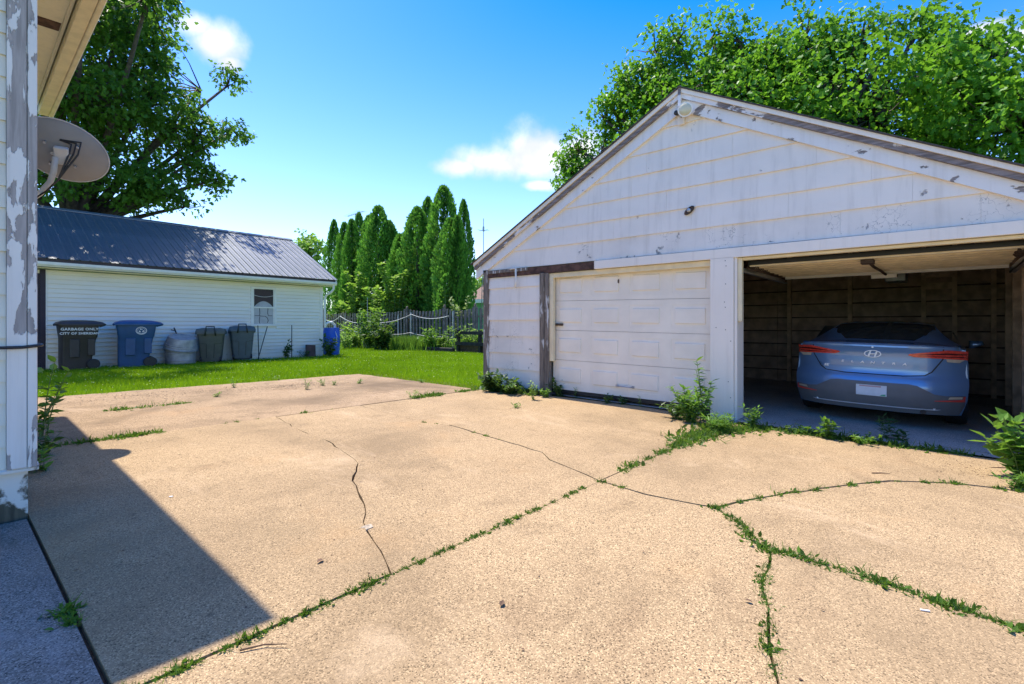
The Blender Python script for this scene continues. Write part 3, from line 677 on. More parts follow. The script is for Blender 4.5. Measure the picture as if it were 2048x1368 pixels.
# ------------------------------------------------------------------ bins and clutter by the shed
def rrect(w, d, r, z, n=4, ox=0, oy=0):
    pts = []
    for cx, cy, a0 in ((w / 2 - r, d / 2 - r, 0), (-w / 2 + r, d / 2 - r, 90), (-w / 2 + r, -d / 2 + r, 180), (w / 2 - r, -d / 2 + r, 270)):
        for i in range(n + 1): a = R(a0 + 90 * i / n); pts.append(Vector((cx + ox + r * math.cos(a), cy + oy + r * math.sin(a), z)))
    return pts
def wheelie_bin(name, label, loc, rot, mat, H=1.0, text=None, emblem=False, sc_=(1, 1, 1)):
    # local x runs front (-) to wheels (+); local -y side faces the viewer
    t = thing(name, label, 'bin', loc, rot, 'wheeled bins along the shed wall'); t.scale = sc_
    b = MB(); b.loft([rrect(.52, .46, .05, .0, ox=-.06), rrect(.55, .48, .05, .22, ox=-.05), rrect(.62, .55, .05, .66 * H, ox=-.01), rrect(.64, .58, .05, .70 * H), rrect(.70, .60, .05, .93 * H), rrect(.71, .61, .05, .97 * H)]); body = b.build('body', mat, t, auto=40)
    b = MB(); b.box((-.20, -.292, .30), (-.02, -.262, .66 * H)); b.box((.13, -.295, .34), (.27, -.268, .66 * H)); b.build('side_rib', mat, body, bevel=.012)
    b = MB(); b.loft([rrect(.86, .66, .05, .95 * H, ox=.03), rrect(.90, .68, .07, .985 * H, ox=.04), rrect(.80, .62, .09, 1.03 * H, ox=.03), rrect(.55, .42, .09, 1.065 * H, ox=.0), rrect(.25, .2, .05, 1.075 * H)]); lid = b.build('lid', mat, t, auto=50)
    b = MB(); b.tube([(.36, -.25, .93 * H), (.46, -.25, .96 * H), (.47, -.2, .96 * H), (.47, .2, .96 * H), (.46, .25, .96 * H), (.36, .25, .93 * H)], .018, 8); b.build('handle', mat, t, smooth=True)
    for s in (-1, 1):
        mx = Matrix.Translation((.24, s * .27, .125)) @ Matrix.Rotation(R(90), 4, 'X')
        b = MB(); b.lathe([(.085, -.03), (.12, -.03), (.128, -.015), (.128, .015), (.12, .03), (.085, .03)], 24, mx); w = b.build('wheel', M['black'], t, auto=40)
        b = MB(); b.lathe([(.025, -.028), (.025, .028)], 10, mx)
        for k in range(6): b.box((-.012, .02, -.02), (.012, .1, .02), mx @ Matrix.Rotation(R(60 * k), 4, 'Z'))
        b.build('spokes', M['can_dark'], w)
    b = MB(); b.tube([(.24, -.25, .125), (.24, .25, .125)], .015, 6); b.build('axle', M['steel'], t)
    if text:
        for i, s in enumerate(text):
            me = text_mesh(s, .088 if i == 0 else .078, .003, bold=.0022, spacing=1.08); me.transform(Matrix.Translation((-.02, -.306, (.875 - .092 * i) * H)) @ Matrix.Rotation(R(90 + 3.5), 4, 'X')); obj('lettering', me, M['bin_white'], body)
    if emblem:
        b = MB(); mx = Matrix.Translation((.08, -.303, .83 * H)) @ Matrix.Rotation(R(93), 4, 'X')
        def ringp(r0, r1, n=28):
            b.add([mx @ Vector((r * math.cos(2 * math.pi * j / n), r * math.sin(2 * math.pi * j / n), .003)) for r in (r0, r1) for j in range(n)], [(j, (j + 1) % n, n + (j + 1) % n, n + j) for j in range(n)])
        ringp(.088, .1); ringp(.066, .072)
        for k in range(3):                        # three chasing arrows
            a = R(120 * k + 90)
            def pt(r, q): return mx @ Vector((r * math.cos(a + q), r * math.sin(a + q), .003))
            b.add([pt(.05, -.55), pt(.03, -.55), pt(.03, .25), pt(.05, .25)], [(0, 1, 2, 3)]); b.add([pt(.062, .25), pt(.018, .25), pt(.042, .8)], [(0, 1, 2)])
        for k in range(9):
            a = R(-150 + 15 * k); b.add([mx @ Vector(((.08 + dr) * math.cos(a + da), (.08 + dr) * math.sin(a + da), .0032)) for dr, da in ((-.007, -.07), (.007, -.07), (.007, .05), (-.007, .05))], [(0, 1, 2, 3)])
        b.build('emblem', M['bin_white'], body, fix=False)
    return t
wheelie_bin('wheelie_bin', 'dark brown garbage bin with white lettering beside shed corner', (-16.42, 2.66, gz(-16.4)), R(92), M['brown_bin'], 1.13, ['GARBAGE ONLY', 'CITY OF SHERIDAN'], sc_=(1.04, 1, 1))
wheelie_bin('wheelie_bin', 'blue recycling bin with round white emblem against the shed', (-16.44, 3.86, gz(-16.4)), R(80), M['blue_bin'], 1.14, None, True, (1.2, 1.05, 1))

def tub():
    z = gz(-16.5)
    t = thing('metal_tub', 'grey metal tub standing on the ground below another tub', 'tub', (-16.55, 4.93, z), 0, 'stacked metal tubs')
    b = MB(); b.lathe([(.36, 0), (.37, .02), (.355, .1), (.375, .2), (.365, .3), (.385, .40), (.40, .42), (.39, .425)], 28); b.build('shell', M['tub'], t, auto=40)
    for zz in (.1, .3): b = MB(); b.tube([(.37 * math.cos(q), .37 * math.sin(q), zz) for q in [2 * math.pi * j / 28 for j in range(29)]], .010, 5, False); b.build('hoop', M['tub'], t, smooth=True)
    t2 = thing('metal_tub', 'upturned grey metal tub with dented round bottom, upper of the stack', 'tub', (-16.55, 4.93, z + .44), 0, 'stacked metal tubs'); t2.rotation_euler = (0, R(16), R(10))
    b = MB(); b.lathe([(.42, .0), (.425, .02), (.40, .05), (.39, .14), (.345, .30), (.335, .33), (.31, .325), (.2, .31), (.05, .315)], 32); b.build('shell', M['tub'], t2, auto=40)
    for zz, r in ((.04, .412), (.09, .402), (.14, .394)): b = MB(); b.tube([(r * math.cos(q), r * math.sin(q), zz) for q in [2 * math.pi * j / 28 for j in range(29)]], .009, 5, False); b.build('hoop', M['tub'], t2, smooth=True)
    b = MB(); b.tube([(-16.85, 5.0, z), (-16.88, 4.98, z + .7), (-16.86, 4.86, z + 1.02)], .02, 6); b.tube([(-16.86, 4.9, z + .92), (-16.84, 4.78, z + .96)], .012, 5)
    tag(b.build('broken_stick', M['plant_bed'], smooth=True), 'broken grey stick leaning behind the stacked tubs', 'stick')
tub()
def trash_can(label, loc, rot, mat, H=.92, tilt=0):
    t = thing('trash_can', label, 'trash can', loc, 0, 'tall lidded trash cans by the shed'); t.rotation_euler = (tilt, 0, rot)
    b = MB(); b.loft([rrect(.44, .44, .05, 0), rrect(.46, .46, .05, .05), rrect(.58, .58, .06, .74 * H), rrect(.60, .60, .06, .80 * H)]); body = b.build('body', mat, t, auto=40)
    for s in (-1, 1):
        b = MB(); b.tube([(s * .08 - .01, -.236, .10), (s * .09, -.272, .52), (s * .25, -.272, .54)], .010, 4); b.build('side_rib', M['can_dark'], body)
    b = MB(); b.loft([rrect(.66, .66, .06, .78 * H), rrect(.67, .67, .06, .85 * H), rrect(.62, .62, .08, .93 * H), rrect(.40, .40, .08, .965 * H)]); lid = b.build('lid', mat, t, auto=45)
    b = MB(); b.tube([(-.12, -.33, .74 * H), (-.10, -.345, .9 * H), (-.09, -.30, 1.0 * H), (.09, -.30, 1.0 * H), (.10, -.345, .9 * H), (.12, -.33, .74 * H)], .018, 6); b.build('handle', M['can_dark'], t, smooth=True)
    for s in (-1, 1):
        b = MB(); b.lathe([(.06, -.02), (.075, -.02), (.075, .02), (.06, .02)], 16, Matrix.Translation((s * .22, -.20, .07)) @ Matrix.Rotation(R(90), 4, 'Y')); b.build('wheel', M['black'], t)
    return t
trash_can('olive grey lidded trash can beside the stacked tubs', (-16.58, 5.74, gz(-16.4) + .03), R(66), M['canA'], 1.02).scale = (1.14, 1.1, 1)
trash_can('slate grey trash can tilted sideways under the shed window', (-16.58, 6.60, gz(-16.4) + .05), R(72), M['canB'], 1.05, R(-6)).scale = (1.1, 1.1, 1)
def pole(label, p0, p1, r=.014):
    b = MB(); b.tube([p0, p1], r, 6); tag(b.build('garden_stake', M['black']), label, 'stake', 'dark stakes against the shed wall')
z_ = gz(-16.6)
pole('upright dark stake of the crossed pair beside the trash can', (-16.6, 7.12, z_ - .1), (-16.86, 7.20, z_ + 1.08))
pole('slanting dark stake of the crossed pair beside the trash can', (-16.6, 7.06, z_ - .1), (-16.9, 7.52, z_ + 1.05))
pole('single upright dark stake below the right of the window', (-16.55, 8.16, z_ - .1), (-16.56, 8.17, z_ + 1.1))
tag(MB().box((-.03, -.17, 0), (.03, .17, .44)).build('brown_board', M['brick'], loc=(-16.72, 8.92, z_ - .02), rot=(R(-5), R(-12), 0), bevel=.005), 'small brown board leaning on the shed wall', 'board')
def barrel():
    t = thing('rain_barrel', 'bright blue plastic rain barrel at the shed corner', 'barrel', (-17.35, 10.06, gz(-17)))
    b = MB(); b.lathe([(.27, 0), (.285, .03), (.29, .10), (.30, .28), (.305, .30), (.305, .34), (.30, .36), (.305, .6), (.31, .62), (.31, .66), (.30, .68), (.295, .9), (.28, .96), (.285, .98), (.28, 1.0), (.26, .995)], 32); b.build('body', M['barrel'], t, auto=35)
    b = MB(); b.lathe([(.262, .985), (.24, .992)], 28); b.build('lid', M['can_dark'], t)
    b = MB(); b.tube([(-16.98, 9.60, 1.30), (-16.98, 9.70, 1.42), (-17.05, 9.90, 1.44), (-17.18, 10.1, 1.34), (-17.2, 10.12, 1.2)], .04, 8)
    tag(b.build('drain_hose', M['white'], smooth=True), 'pale hose arching from the shed wall into the blue barrel', 'hose')
    b = MB(); b.tube([(-17.06, 10.05, 1.1), (-17.03, 10.1, .9), (-17.02, 10.06, .7)], .012, 5); b.build('side_tube', M['white'], t, world=True, smooth=True)
barrel()

# ------------------------------------------------------------------ leafy plants
def plant(name, label, base, H, spread, stems, nl, leaf, mat='weed', shape=OVAL, wr=.45, group=None, cat='plant', droop=.2, low=.1, top=False, lean=(0, 0)):
    t = thing(name, label, cat, base, 0, group); b = MB(); P = []; A = []
    for s in range(stems):
        a = random.uniform(0, 6.28); r = spread * random.random() ** .5; h = H * (1 if s == 0 else random.uniform(.45, 1))
        x0, y0 = random.gauss(0, spread * .16), random.gauss(0, spread * .16)
        p0 = Vector((x0, y0, -.03)); p2 = Vector((math.cos(a) * r + lean[0] * h, math.sin(a) * r + lean[1] * h, h)); p1 = Vector((p0.x * .6 + p2.x * .25, p0.y * .6 + p2.y * .25, h * .6))
        c = [p0 * (1 - u) ** 2 + p1 * 2 * u * (1 - u) + p2 * u * u for u in (0, .25, .5, .75, 1)]
        b.tube(c, [max(.002, H * .011) * k for k in (1, .85, .7, .5, .25)], 4)
        m = max(3, nl // stems)
        for i in range(m):
            u = low + (1 - low) * (i + random.random()) / m
            q = p0 * (1 - u) ** 2 + p1 * 2 * u * (1 - u) + p2 * u * u; an = i * 2.4 + random.uniform(-.4, .4)
            dv = Vector((math.cos(an), math.sin(an), random.uniform(-droop, .6 if u < .85 else 1.2))); P.append(q); A.append(dv)
    n = len(P); P = np.array(P); A = np.array(A); Nn = np.tile([0, 0, 1.], (n, 1)) + RNG.normal(size=(n, 3)) * .35
    L = leaf * RNG.uniform(.55, 1.25, n); b.build('stems', M['stem'], t, fix=False)
    obj('leaves', leaf_mesh('leaves', P, A, Nn, L, L * wr, shape, .3), M[mat], t); return t
GW = 'weeds against the garage'
plant('weed_plant', 'tall leafy weed against the white garage post', gp(1403, 842) + Vector((0, .05, 0)), .80, .14, 5, 150, .10, group=GW, cat='weed')
plant('weed_plant', 'dense bushy weed left of the white garage post', gp(1380, 845), .45, .30, 16, 420, .085, 'weed', group=GW, cat='weed')
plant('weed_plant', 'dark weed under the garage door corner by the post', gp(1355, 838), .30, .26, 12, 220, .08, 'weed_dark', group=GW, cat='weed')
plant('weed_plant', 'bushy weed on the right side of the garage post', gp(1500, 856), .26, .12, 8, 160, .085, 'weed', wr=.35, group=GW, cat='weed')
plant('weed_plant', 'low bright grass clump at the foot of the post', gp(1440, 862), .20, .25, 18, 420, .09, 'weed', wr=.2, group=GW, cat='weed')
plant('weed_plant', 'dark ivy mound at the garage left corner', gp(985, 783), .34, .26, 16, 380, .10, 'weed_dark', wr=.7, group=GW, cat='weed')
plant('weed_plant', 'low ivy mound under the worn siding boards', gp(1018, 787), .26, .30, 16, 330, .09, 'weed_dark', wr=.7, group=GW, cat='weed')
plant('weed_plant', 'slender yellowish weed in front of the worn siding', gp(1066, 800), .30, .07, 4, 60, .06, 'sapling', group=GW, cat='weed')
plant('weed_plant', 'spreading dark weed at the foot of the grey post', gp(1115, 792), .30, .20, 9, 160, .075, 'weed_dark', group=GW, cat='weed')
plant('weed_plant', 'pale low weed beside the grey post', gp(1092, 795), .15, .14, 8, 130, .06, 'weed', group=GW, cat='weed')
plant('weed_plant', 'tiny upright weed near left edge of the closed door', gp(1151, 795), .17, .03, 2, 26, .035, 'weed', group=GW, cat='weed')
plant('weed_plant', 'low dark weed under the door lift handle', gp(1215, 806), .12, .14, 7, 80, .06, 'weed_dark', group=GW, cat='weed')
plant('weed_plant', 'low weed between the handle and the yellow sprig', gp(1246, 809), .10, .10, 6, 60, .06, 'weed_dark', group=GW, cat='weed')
plant('weed_plant', 'yellow green sprig in front of the closed door', gp(1279, 813), .17, .03, 2, 30, .035, 'sapling', group=GW, cat='weed')
plant('weed_plant', 'bright leafy weed on the threshold of the open bay', gp(1652, 877), .21, .13, 9, 150, .08, 'weed', group=GW, cat='weed')
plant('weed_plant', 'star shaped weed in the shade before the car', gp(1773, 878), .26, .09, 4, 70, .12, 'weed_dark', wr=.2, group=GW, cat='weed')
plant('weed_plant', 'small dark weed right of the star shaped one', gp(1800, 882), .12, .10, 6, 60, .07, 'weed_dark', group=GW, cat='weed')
plant('weed_plant', 'flat weed patch left of the threshold', gp(1598, 868), .09, .16, 8, 110, .06, 'weed', group=GW, cat='weed')
plant('weed_plant', 'flat weed patch right of the threshold middle', gp(1720, 886), .10, .20, 9, 150, .06, 'weed', group=GW, cat='weed')
plant('weed_plant', 'large leafy bush at right edge of the open bay', gp(2050, 962) + Vector((.02, .1, 0)), .52, .30, 14, 260, .13, 'weed', wr=.55, group=GW, cat='weed')
plant('weed_plant', 'mossy weed mound below the large right bush', gp(2036, 975), .14, .22, 14, 420, .05, 'weed', wr=.3, group=GW, cat='weed')
GD = 'weeds sprouting from the driveway'
for i, (px, py, h, lab) in enumerate([(615, 778, .22, 'upright weed sprig standing alone on the far slab'), (646, 771, .10, 'small weed tuft just right of the upright sprig'), (668, 770, .08, 'flat weed tuft near the far slab middle'), (718, 767, .07, 'flat weed tuft near the lawn corner'), (468, 774, .16, 'weed at the lawn edge below the trash cans'), (826, 797, .16, 'yellowish dry weed clump beside the joint'), (845, 765, .06, 'tiny weed at the lawn edge of the far slab'), (434, 793, .06, 'tiny weed in the middle of the far slab joint'), (1033, 816, .06, 'tiny weed on the crack before the grey post'), (555, 760, .06, 'flat weed at the lawn edge below the window')]):
    plant('driveway_weed', lab, gp(px, py), h, h * .55 + .04, 6, 60, .05, 'sapling' if i == 5 else 'weed', wr=.3, group=GD, cat='weed')
GH = 'leafy vines behind the house corner'
plant('vine', 'tall bright vine sprouting behind the house corner', Vector((-7.1, .86, gz(-7))), 0.78, .22, 7, 80, .12, 'weed', wr=.55, group=GH, cat='vine', lean=(.1, .12))
plant('vine', 'low dark vine leaning out from the house corner', Vector((-6.2, .74, gz(-6))), .34, .2, 6, 40, .11, 'weed_dark', wr=.6, group=GH, cat='vine', lean=(.1, .2))
plant('vine', 'small vine hugging the house foundation in shade', Vector((-5.6, .66, gz(-5.6))), .22, .16, 5, 40, .09, 'weed', wr=.5, group=GH, cat='vine', lean=(0, .3))
GS = 'plants along the shed wall'
plant('wall_plant', 'dark leafy plant climbing beside the single stake', Vector((-16.62, 8.02, z_)), .62, .13, 6, 90, .15, 'weed_dark', wr=.5, group=GS, droop=.6)
plant('wall_plant', 'leafy dark bush in front of the blue barrel', Vector((-16.6, 9.55, z_)), .72, .35, 12, 180, .17, 'weed_dark', wr=.55, group=GS, droop=.5)
plant('wall_plant', 'low weeds right of the brown leaning board', Vector((-16.6, 8.62, z_)), .22, .28, 10, 110, .09, 'weed_dark', group=GS)

# ------------------------------------------------------------------ fence and garden
def fence():
    Y = 16.5; zg = .235
    t = thing('wooden_fence', 'weathered grey picket fence with scalloped top behind the lawn', 'fence', (-18, Y, zg))
    posts = [-29.4, -26.75, -24.0, -21.1, -18.25, -16.2, -13.6, -11, -8.4]
    def top(x):
        for a, b in zip(posts[:-1], posts[1:]):
            if a <= x <= b: f = (x - a) / (b - a); return 1.95 - .17 * math.sin(math.pi * f) ** .8
        return 1.7
    pm = {}
    x = -29.3; k = 0
    while x < -8.5:
        if min(abs(x - p) for p in posts) > .10:
            h = round(top(x) * 25) / 25
            if h not in pm:
                b = MB(); b.prism([(-.068, .04), (.068, .04), (.068, h - .03), (.04, h), (-.04, h), (-.068, h - .03)], lambda u, z: (u, -.01, z), lambda u, z: (u, .01, z)); pm[h] = b.mesh('picket'); pm[h].materials.append(M['fence'])
            o = obj('picket', pm[h], None, t); o.location = (x + 18, -.045 if k % 2 == 0 else .045, random.uniform(-.01, .01)); o.rotation_euler = (0, R(random.uniform(-.7, .7)), R(random.uniform(-3, 3)))
        x += .125 if k % 2 == 0 else .125; k += 1
    for p in posts:
        b = MB(); b.box((p + 18 - .055, -.075, 0), (p + 18 + .055, .035, 1.96)); po = b.build('post', M['fence'], t, bevel=.006)
        b = MB(); b.lathe([(.075, 1.96), (.08, 1.975), (.045, 1.99), (.055, 2.03), (.04, 2.07), (.005, 2.09)], 12, Matrix.Translation((p + 18, -.02, 0))); b.build('post_cap', M['fence'], po, smooth=True)
    for z in (.35, 1.45): MB().box((-11.4, -.033, z), (9.6, .033, z + .09)).build('rail', M['fence'], t)
fence()
def garden():
    zg = .235; Y = 15.4
    xs_ = [onY(p, 640, Y).x for p in (662, 690, 743, 822, 906)]
    def post(px, h, lab, mat='rope', r=.02):
        x = onY(px, 640, Y).x; b = MB(); b.tube([(x, Y, zg - .1), (x, Y, zg + h)], r, 6); tag(b.build('garden_post', M[mat]), lab, 'post', 'thin posts of the garden rope line')
    post(690, 1.75, 'pale post holding the rope nearest the shed', 'steel'); post(735, 2.55, 'tall thin pale pole among the saplings', 'steel', .016); post(796, 1.62, 'thin white stick in the middle of the garden', 'rope', .018)
    post(822, 1.72, 'grey post holding the rope before the fence', 'steel', .03); post(906, 1.72, 'pale post holding the rope nearest the garage', 'steel', .03)
    def rope(pxs, zs, sag, lab):
        pts = []
        for i in range(len(pxs) - 1):
            a = onY(pxs[i], 640, Y - .04); b_ = onY(pxs[i + 1], 640, Y - .04)
            for k in range(10): f = k / 10; pts.append((a.x * (1 - f) + b_.x * f, Y - .04, zg + zs[i] * (1 - f) + zs[i + 1] * f - sag * 4 * f * (1 - f)))
        b = MB(); b.tube(pts, .013, 5); tag(b.build('rope', M['rope'], smooth=True), lab, 'rope', 'white ropes strung through the garden')
    rope([650, 680, 735, 823, 906], [1.46, 1.62, 1.3, 1.62, 1.58], .2, 'upper white rope sagging between the garden posts'); rope([660, 690, 760, 820, 905], [.92, .9, .75, .75, .62], .1, 'lower white rope sagging between the garden posts')
    b = thing('raised_bed', 'dark timber planter frame beside the garage corner', 'planter', (-12.9, 14.6, zg))
    a0 = onY(912, 650, 14.6).x; a1 = -9.5
    for z in (.28, .72): MB().box((a0, 14.55, zg + z), (a1, 14.62, zg + z + .13)).build('rail', M['plant_bed'], b, world=True)
    for x in (a0 + .05, a0 + 1.3, a0 + 2.6): MB().box((x - .06, 14.63, zg - .1), (x + .06, 14.74, zg + .9)).build('post', M['plant_bed'], b, world=True)
    MB().box((a0 + .1, 14.75, zg - .1), (a1, 15.35, zg + .30)).build('bed_soil', M['soil'], b, world=True)
    bx = onY(742, 660, 14.8).x
    b = thing('compost_bin', 'black slatted compost bin hidden behind the dark bush', 'compost bin', (bx, 14.8, zg))
    for i in range(5): MB().box((-.65, -.03, .05 + .2 * i), (.75, 0, .2 + .2 * i)).build('slat', M['plant_bed'], b)
    for x in (-.68, .72): MB().box((x, .002, -.1), (x + .08, .08, 1.12)).build('post', M['plant_bed'], b)
    MB().box((.95, -.03, .72), (2.0, .05, 1.12)).build('side_screen', M['plant_bed'], b)
    MB().box((.95, .06, -.1), (1.03, .12, 1.1)).build('post', M['plant_bed'], b)
    tb = onY(865, 690, 14.4).x
    tag(MB().box((tb - .6, 14.35, zg - .05), (tb + 1.3, 14.5, zg + .16)).build('bed_timber', M['plant_bed'], bevel=.02), 'low black timber edging a vegetable bed', 'timber')
    p = lambda px, Y_: Vector((onY(px, 690, Y_).x, Y_, zg))
    G1 = 'leafy garden plants before the fence'
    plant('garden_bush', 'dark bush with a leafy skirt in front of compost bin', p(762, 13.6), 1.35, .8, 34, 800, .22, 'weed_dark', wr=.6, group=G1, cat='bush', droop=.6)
    plant('garden_bush', 'tall bright bush climbing above the dark bush', p(738, 14.3), 1.9, .75, 24, 800, .2, 'weed', wr=.6, group=G1, cat='bush')
    plant('garden_bush', 'yellowish green bush right of the blue barrel', p(712, 14.2), 1.25, .9, 30, 800, .17, 'sapling', wr=.6, group=G1, cat='bush')
    plant('garden_bush', 'sparse plants standing right beside the barrel', p(692, 13.2), .85, .7, 18, 320, .15, 'sapling', wr=.55, group=G1, cat='bush')
    plant('garden_bush', 'leafy green vegetable clump left of the brown pickets', p(868, 14.7), 1.0, .75, 26, 640, .17, 'weed', wr=.6, group=G1, cat='bush')
    plant('garden_bush', 'low variegated bush against the fence foot', p(893, 15.5), .75, .4, 12, 160, .13, 'variegated', wr=.5, group=G1, cat='bush')
    plant('garden_bush', 'yellow leaved plants growing in the planter frame', p(935, 15.1), 1.15, .9, 26, 460, .14, 'sapling', wr=.6, group=G1, cat='bush')
    plant('garden_bush', 'bright plants in planter nearest the garage', p(962, 15.1), .95, .8, 22, 380, .14, 'sapling', wr=.6, group=G1, cat='bush')
    n = 2600; c = p(815, 14.5); P = np.c_[RNG.normal(c.x, .75, n), RNG.normal(14.6, .25, n), np.full(n, zg)]; A = unit(n) * .35; A[:, 2] = 1
    tag(obj('onion_leaves', leaf_mesh('onion_leaves', P, A, unit(n), RNG.uniform(.35, .75, n), RNG.uniform(.02, .035, n), BLADE, 0), M['weed']), 'upright blade leaves in the middle of the vegetable bed', 'vegetables', kind='stuff')
    n = 5200; X = RNG.uniform(p(680, 15.2).x, p(975, 15.2).x, n); P = np.c_[X, RNG.uniform(14.9, 16.2, n), np.full(n, zg) + RNG.random(n) ** 2 * .5]; A = unit(n); A[:, 2] = np.abs(A[:, 2])
    tag(obj('ground_cover', leaf_mesh('ground_cover', P, A, unit(n) + [0, 0, 1], RNG.uniform(.08, .17, n), RNG.uniform(.05, .1, n), OVAL), M['weed']), 'mixed low greenery along the foot of the fence', 'ground cover', kind='stuff')
    G2 = 'maple saplings behind the fence'
    plant('maple_sapling', 'pale leaved maple sapling left of the tall pole', p(722, 17.1), 4.3, 1.15, 18, 760, .29, 'sapling', MAPLE, 1, group=G2, cat='sapling', low=.35)
    plant('maple_sapling', 'pale leaved maple sapling between the two cedar groups', p(795, 17.1), 4.5, 1.25, 20, 860, .29, 'sapling', MAPLE, 1, group=G2, cat='sapling', low=.35)
    plant('maple_sapling', 'short yellowish sapling between the two taller ones', p(760, 17.0), 3.2, 1.1, 16, 560, .28, 'sapling', MAPLE, 1, group=G2, cat='sapling', low=.4)
    plant('maple_sapling', 'green sapling peeking over the fence by shed corner', p(676, 17.0), 3.0, .9, 10, 240, .26, 'weed', MAPLE, 1, group=G2, cat='sapling', low=.4)
    plant('climbing_vine', 'variegated climber spilling over the fence near garage', p(925, 16.85), 2.45, .7, 10, 200, .2, 'variegated', wr=.5, cat='vine', low=.7)
    plant('climbing_vine', 'bright green climber on the cedar right of centre', p(893, 17.2), 3.9, .35, 8, 260, .2, 'weed', wr=.7, cat='vine', low=.3)
garden()

# ------------------------------------------------------------------ cedars, maples, far things
def cedar_proto(i, n=9500):
    H = 8.0; Rm = .95
    z = RNG.random(n) ** .9; prof = np.clip((1 - z) * 2.9, 0, 1) ** .6 * (.86 + .14 * np.clip(z * 5, 0, 1))
    an = RNG.random(n) * 6.283; k = np.sin(an * 4 + 2.2 * np.sin(z * 4 + i) + i); lob = 1 + .2 * np.sign(k) * np.abs(k) ** .6 + .10 * np.sin(an * 7 - z * 21 + i * 2) + .07 * np.sin(z * 47 + an * 3)
    r = Rm * prof * lob * (1 - .45 * RNG.random(n) ** 2.0)
    P = np.c_[r * np.cos(an), r * np.sin(an), z * H * .985]
    A = np.c_[np.cos(an) * .55, np.sin(an) * .55, np.full(n, .9)] + RNG.normal(size=(n, 3)) * .28
    Nn = np.c_[-np.sin(an), np.cos(an), np.zeros(n)] + RNG.normal(size=(n, 3)) * .7
    L = RNG.uniform(.10, .26, n); var = np.clip(.42 + .25 * k + .3 * np.sin(an * 6 + z * 37) * np.sin(z * 53 + an) + RNG.normal(size=n) * .2, 0, 1)
    return leaf_mesh('crown', P, A, Nn, L, L * .55, SPRAY, .1, var)
def cedars():
    protos = [cedar_proto(i) for i in range(3)]
    b = MB(); b.tube([(0, 0, -.1), (.02, 0, 3), (0, .02, 7.4)], [.16, .11, .02], 8); tm = b.mesh('trunk'); tm.materials.append(M['bark'])
    for p in protos: p.materials.append(M['arbor'])
    spec = [(668, 439, 18.8, .72, 'narrow cedar standing alone left of the row'), (689, 444, 18.0, .8, 'leftmost full cedar of the left group'), (704, 438, 17.9, .85, 'second cedar of the left group'), (718, 424, 19.2, .7, 'cedar top rising behind the second of left group'),
            (757, 411, 18.3, 1.22, 'broadest and tallest cedar of the left group'), (738, 430, 18.9, .95, 'cedar squeezed left of the broadest one'), (779, 441, 18.8, .95, 'rightmost cedar of the left group'), (800, 467, 18.0, .95, 'shortest cedar starting the right group'),
            (835, 413, 18.2, 1.1, 'pointed cedar left of the tallest cedar'), (856, 394, 19.5, .9, 'cedar top directly behind left of tallest'), (887, 371, 18.8, 1.25, 'tallest cedar of all above the fence'), (900, 436, 17.8, .95, 'bright short cedar in front of the tallest'), (927, 399, 18.7, .62, 'rightmost cedar beside the antenna mast'), (915, 430, 17.9, .72, 'bright rounded cedar at the right front'), (817, 452, 19.0, .8, 'cedar tucked behind the shortest cedar')]
    for i, (px, py, Y, s, lab) in enumerate(spec):
        q = onY(px, py, Y); t = thing('cedar_tree', lab, 'cedar', (q.x, Y, .24), random.uniform(0, 6), 'columnar cedars behind the fence')
        k = (q.z - .2) / 8.05
        o = obj('crown', protos[i % 3], None, t); o.scale = (s * .84, s * .84, k); o2 = obj('trunk', tm, None, t); o2.scale = (1, 1, k)
cedars()

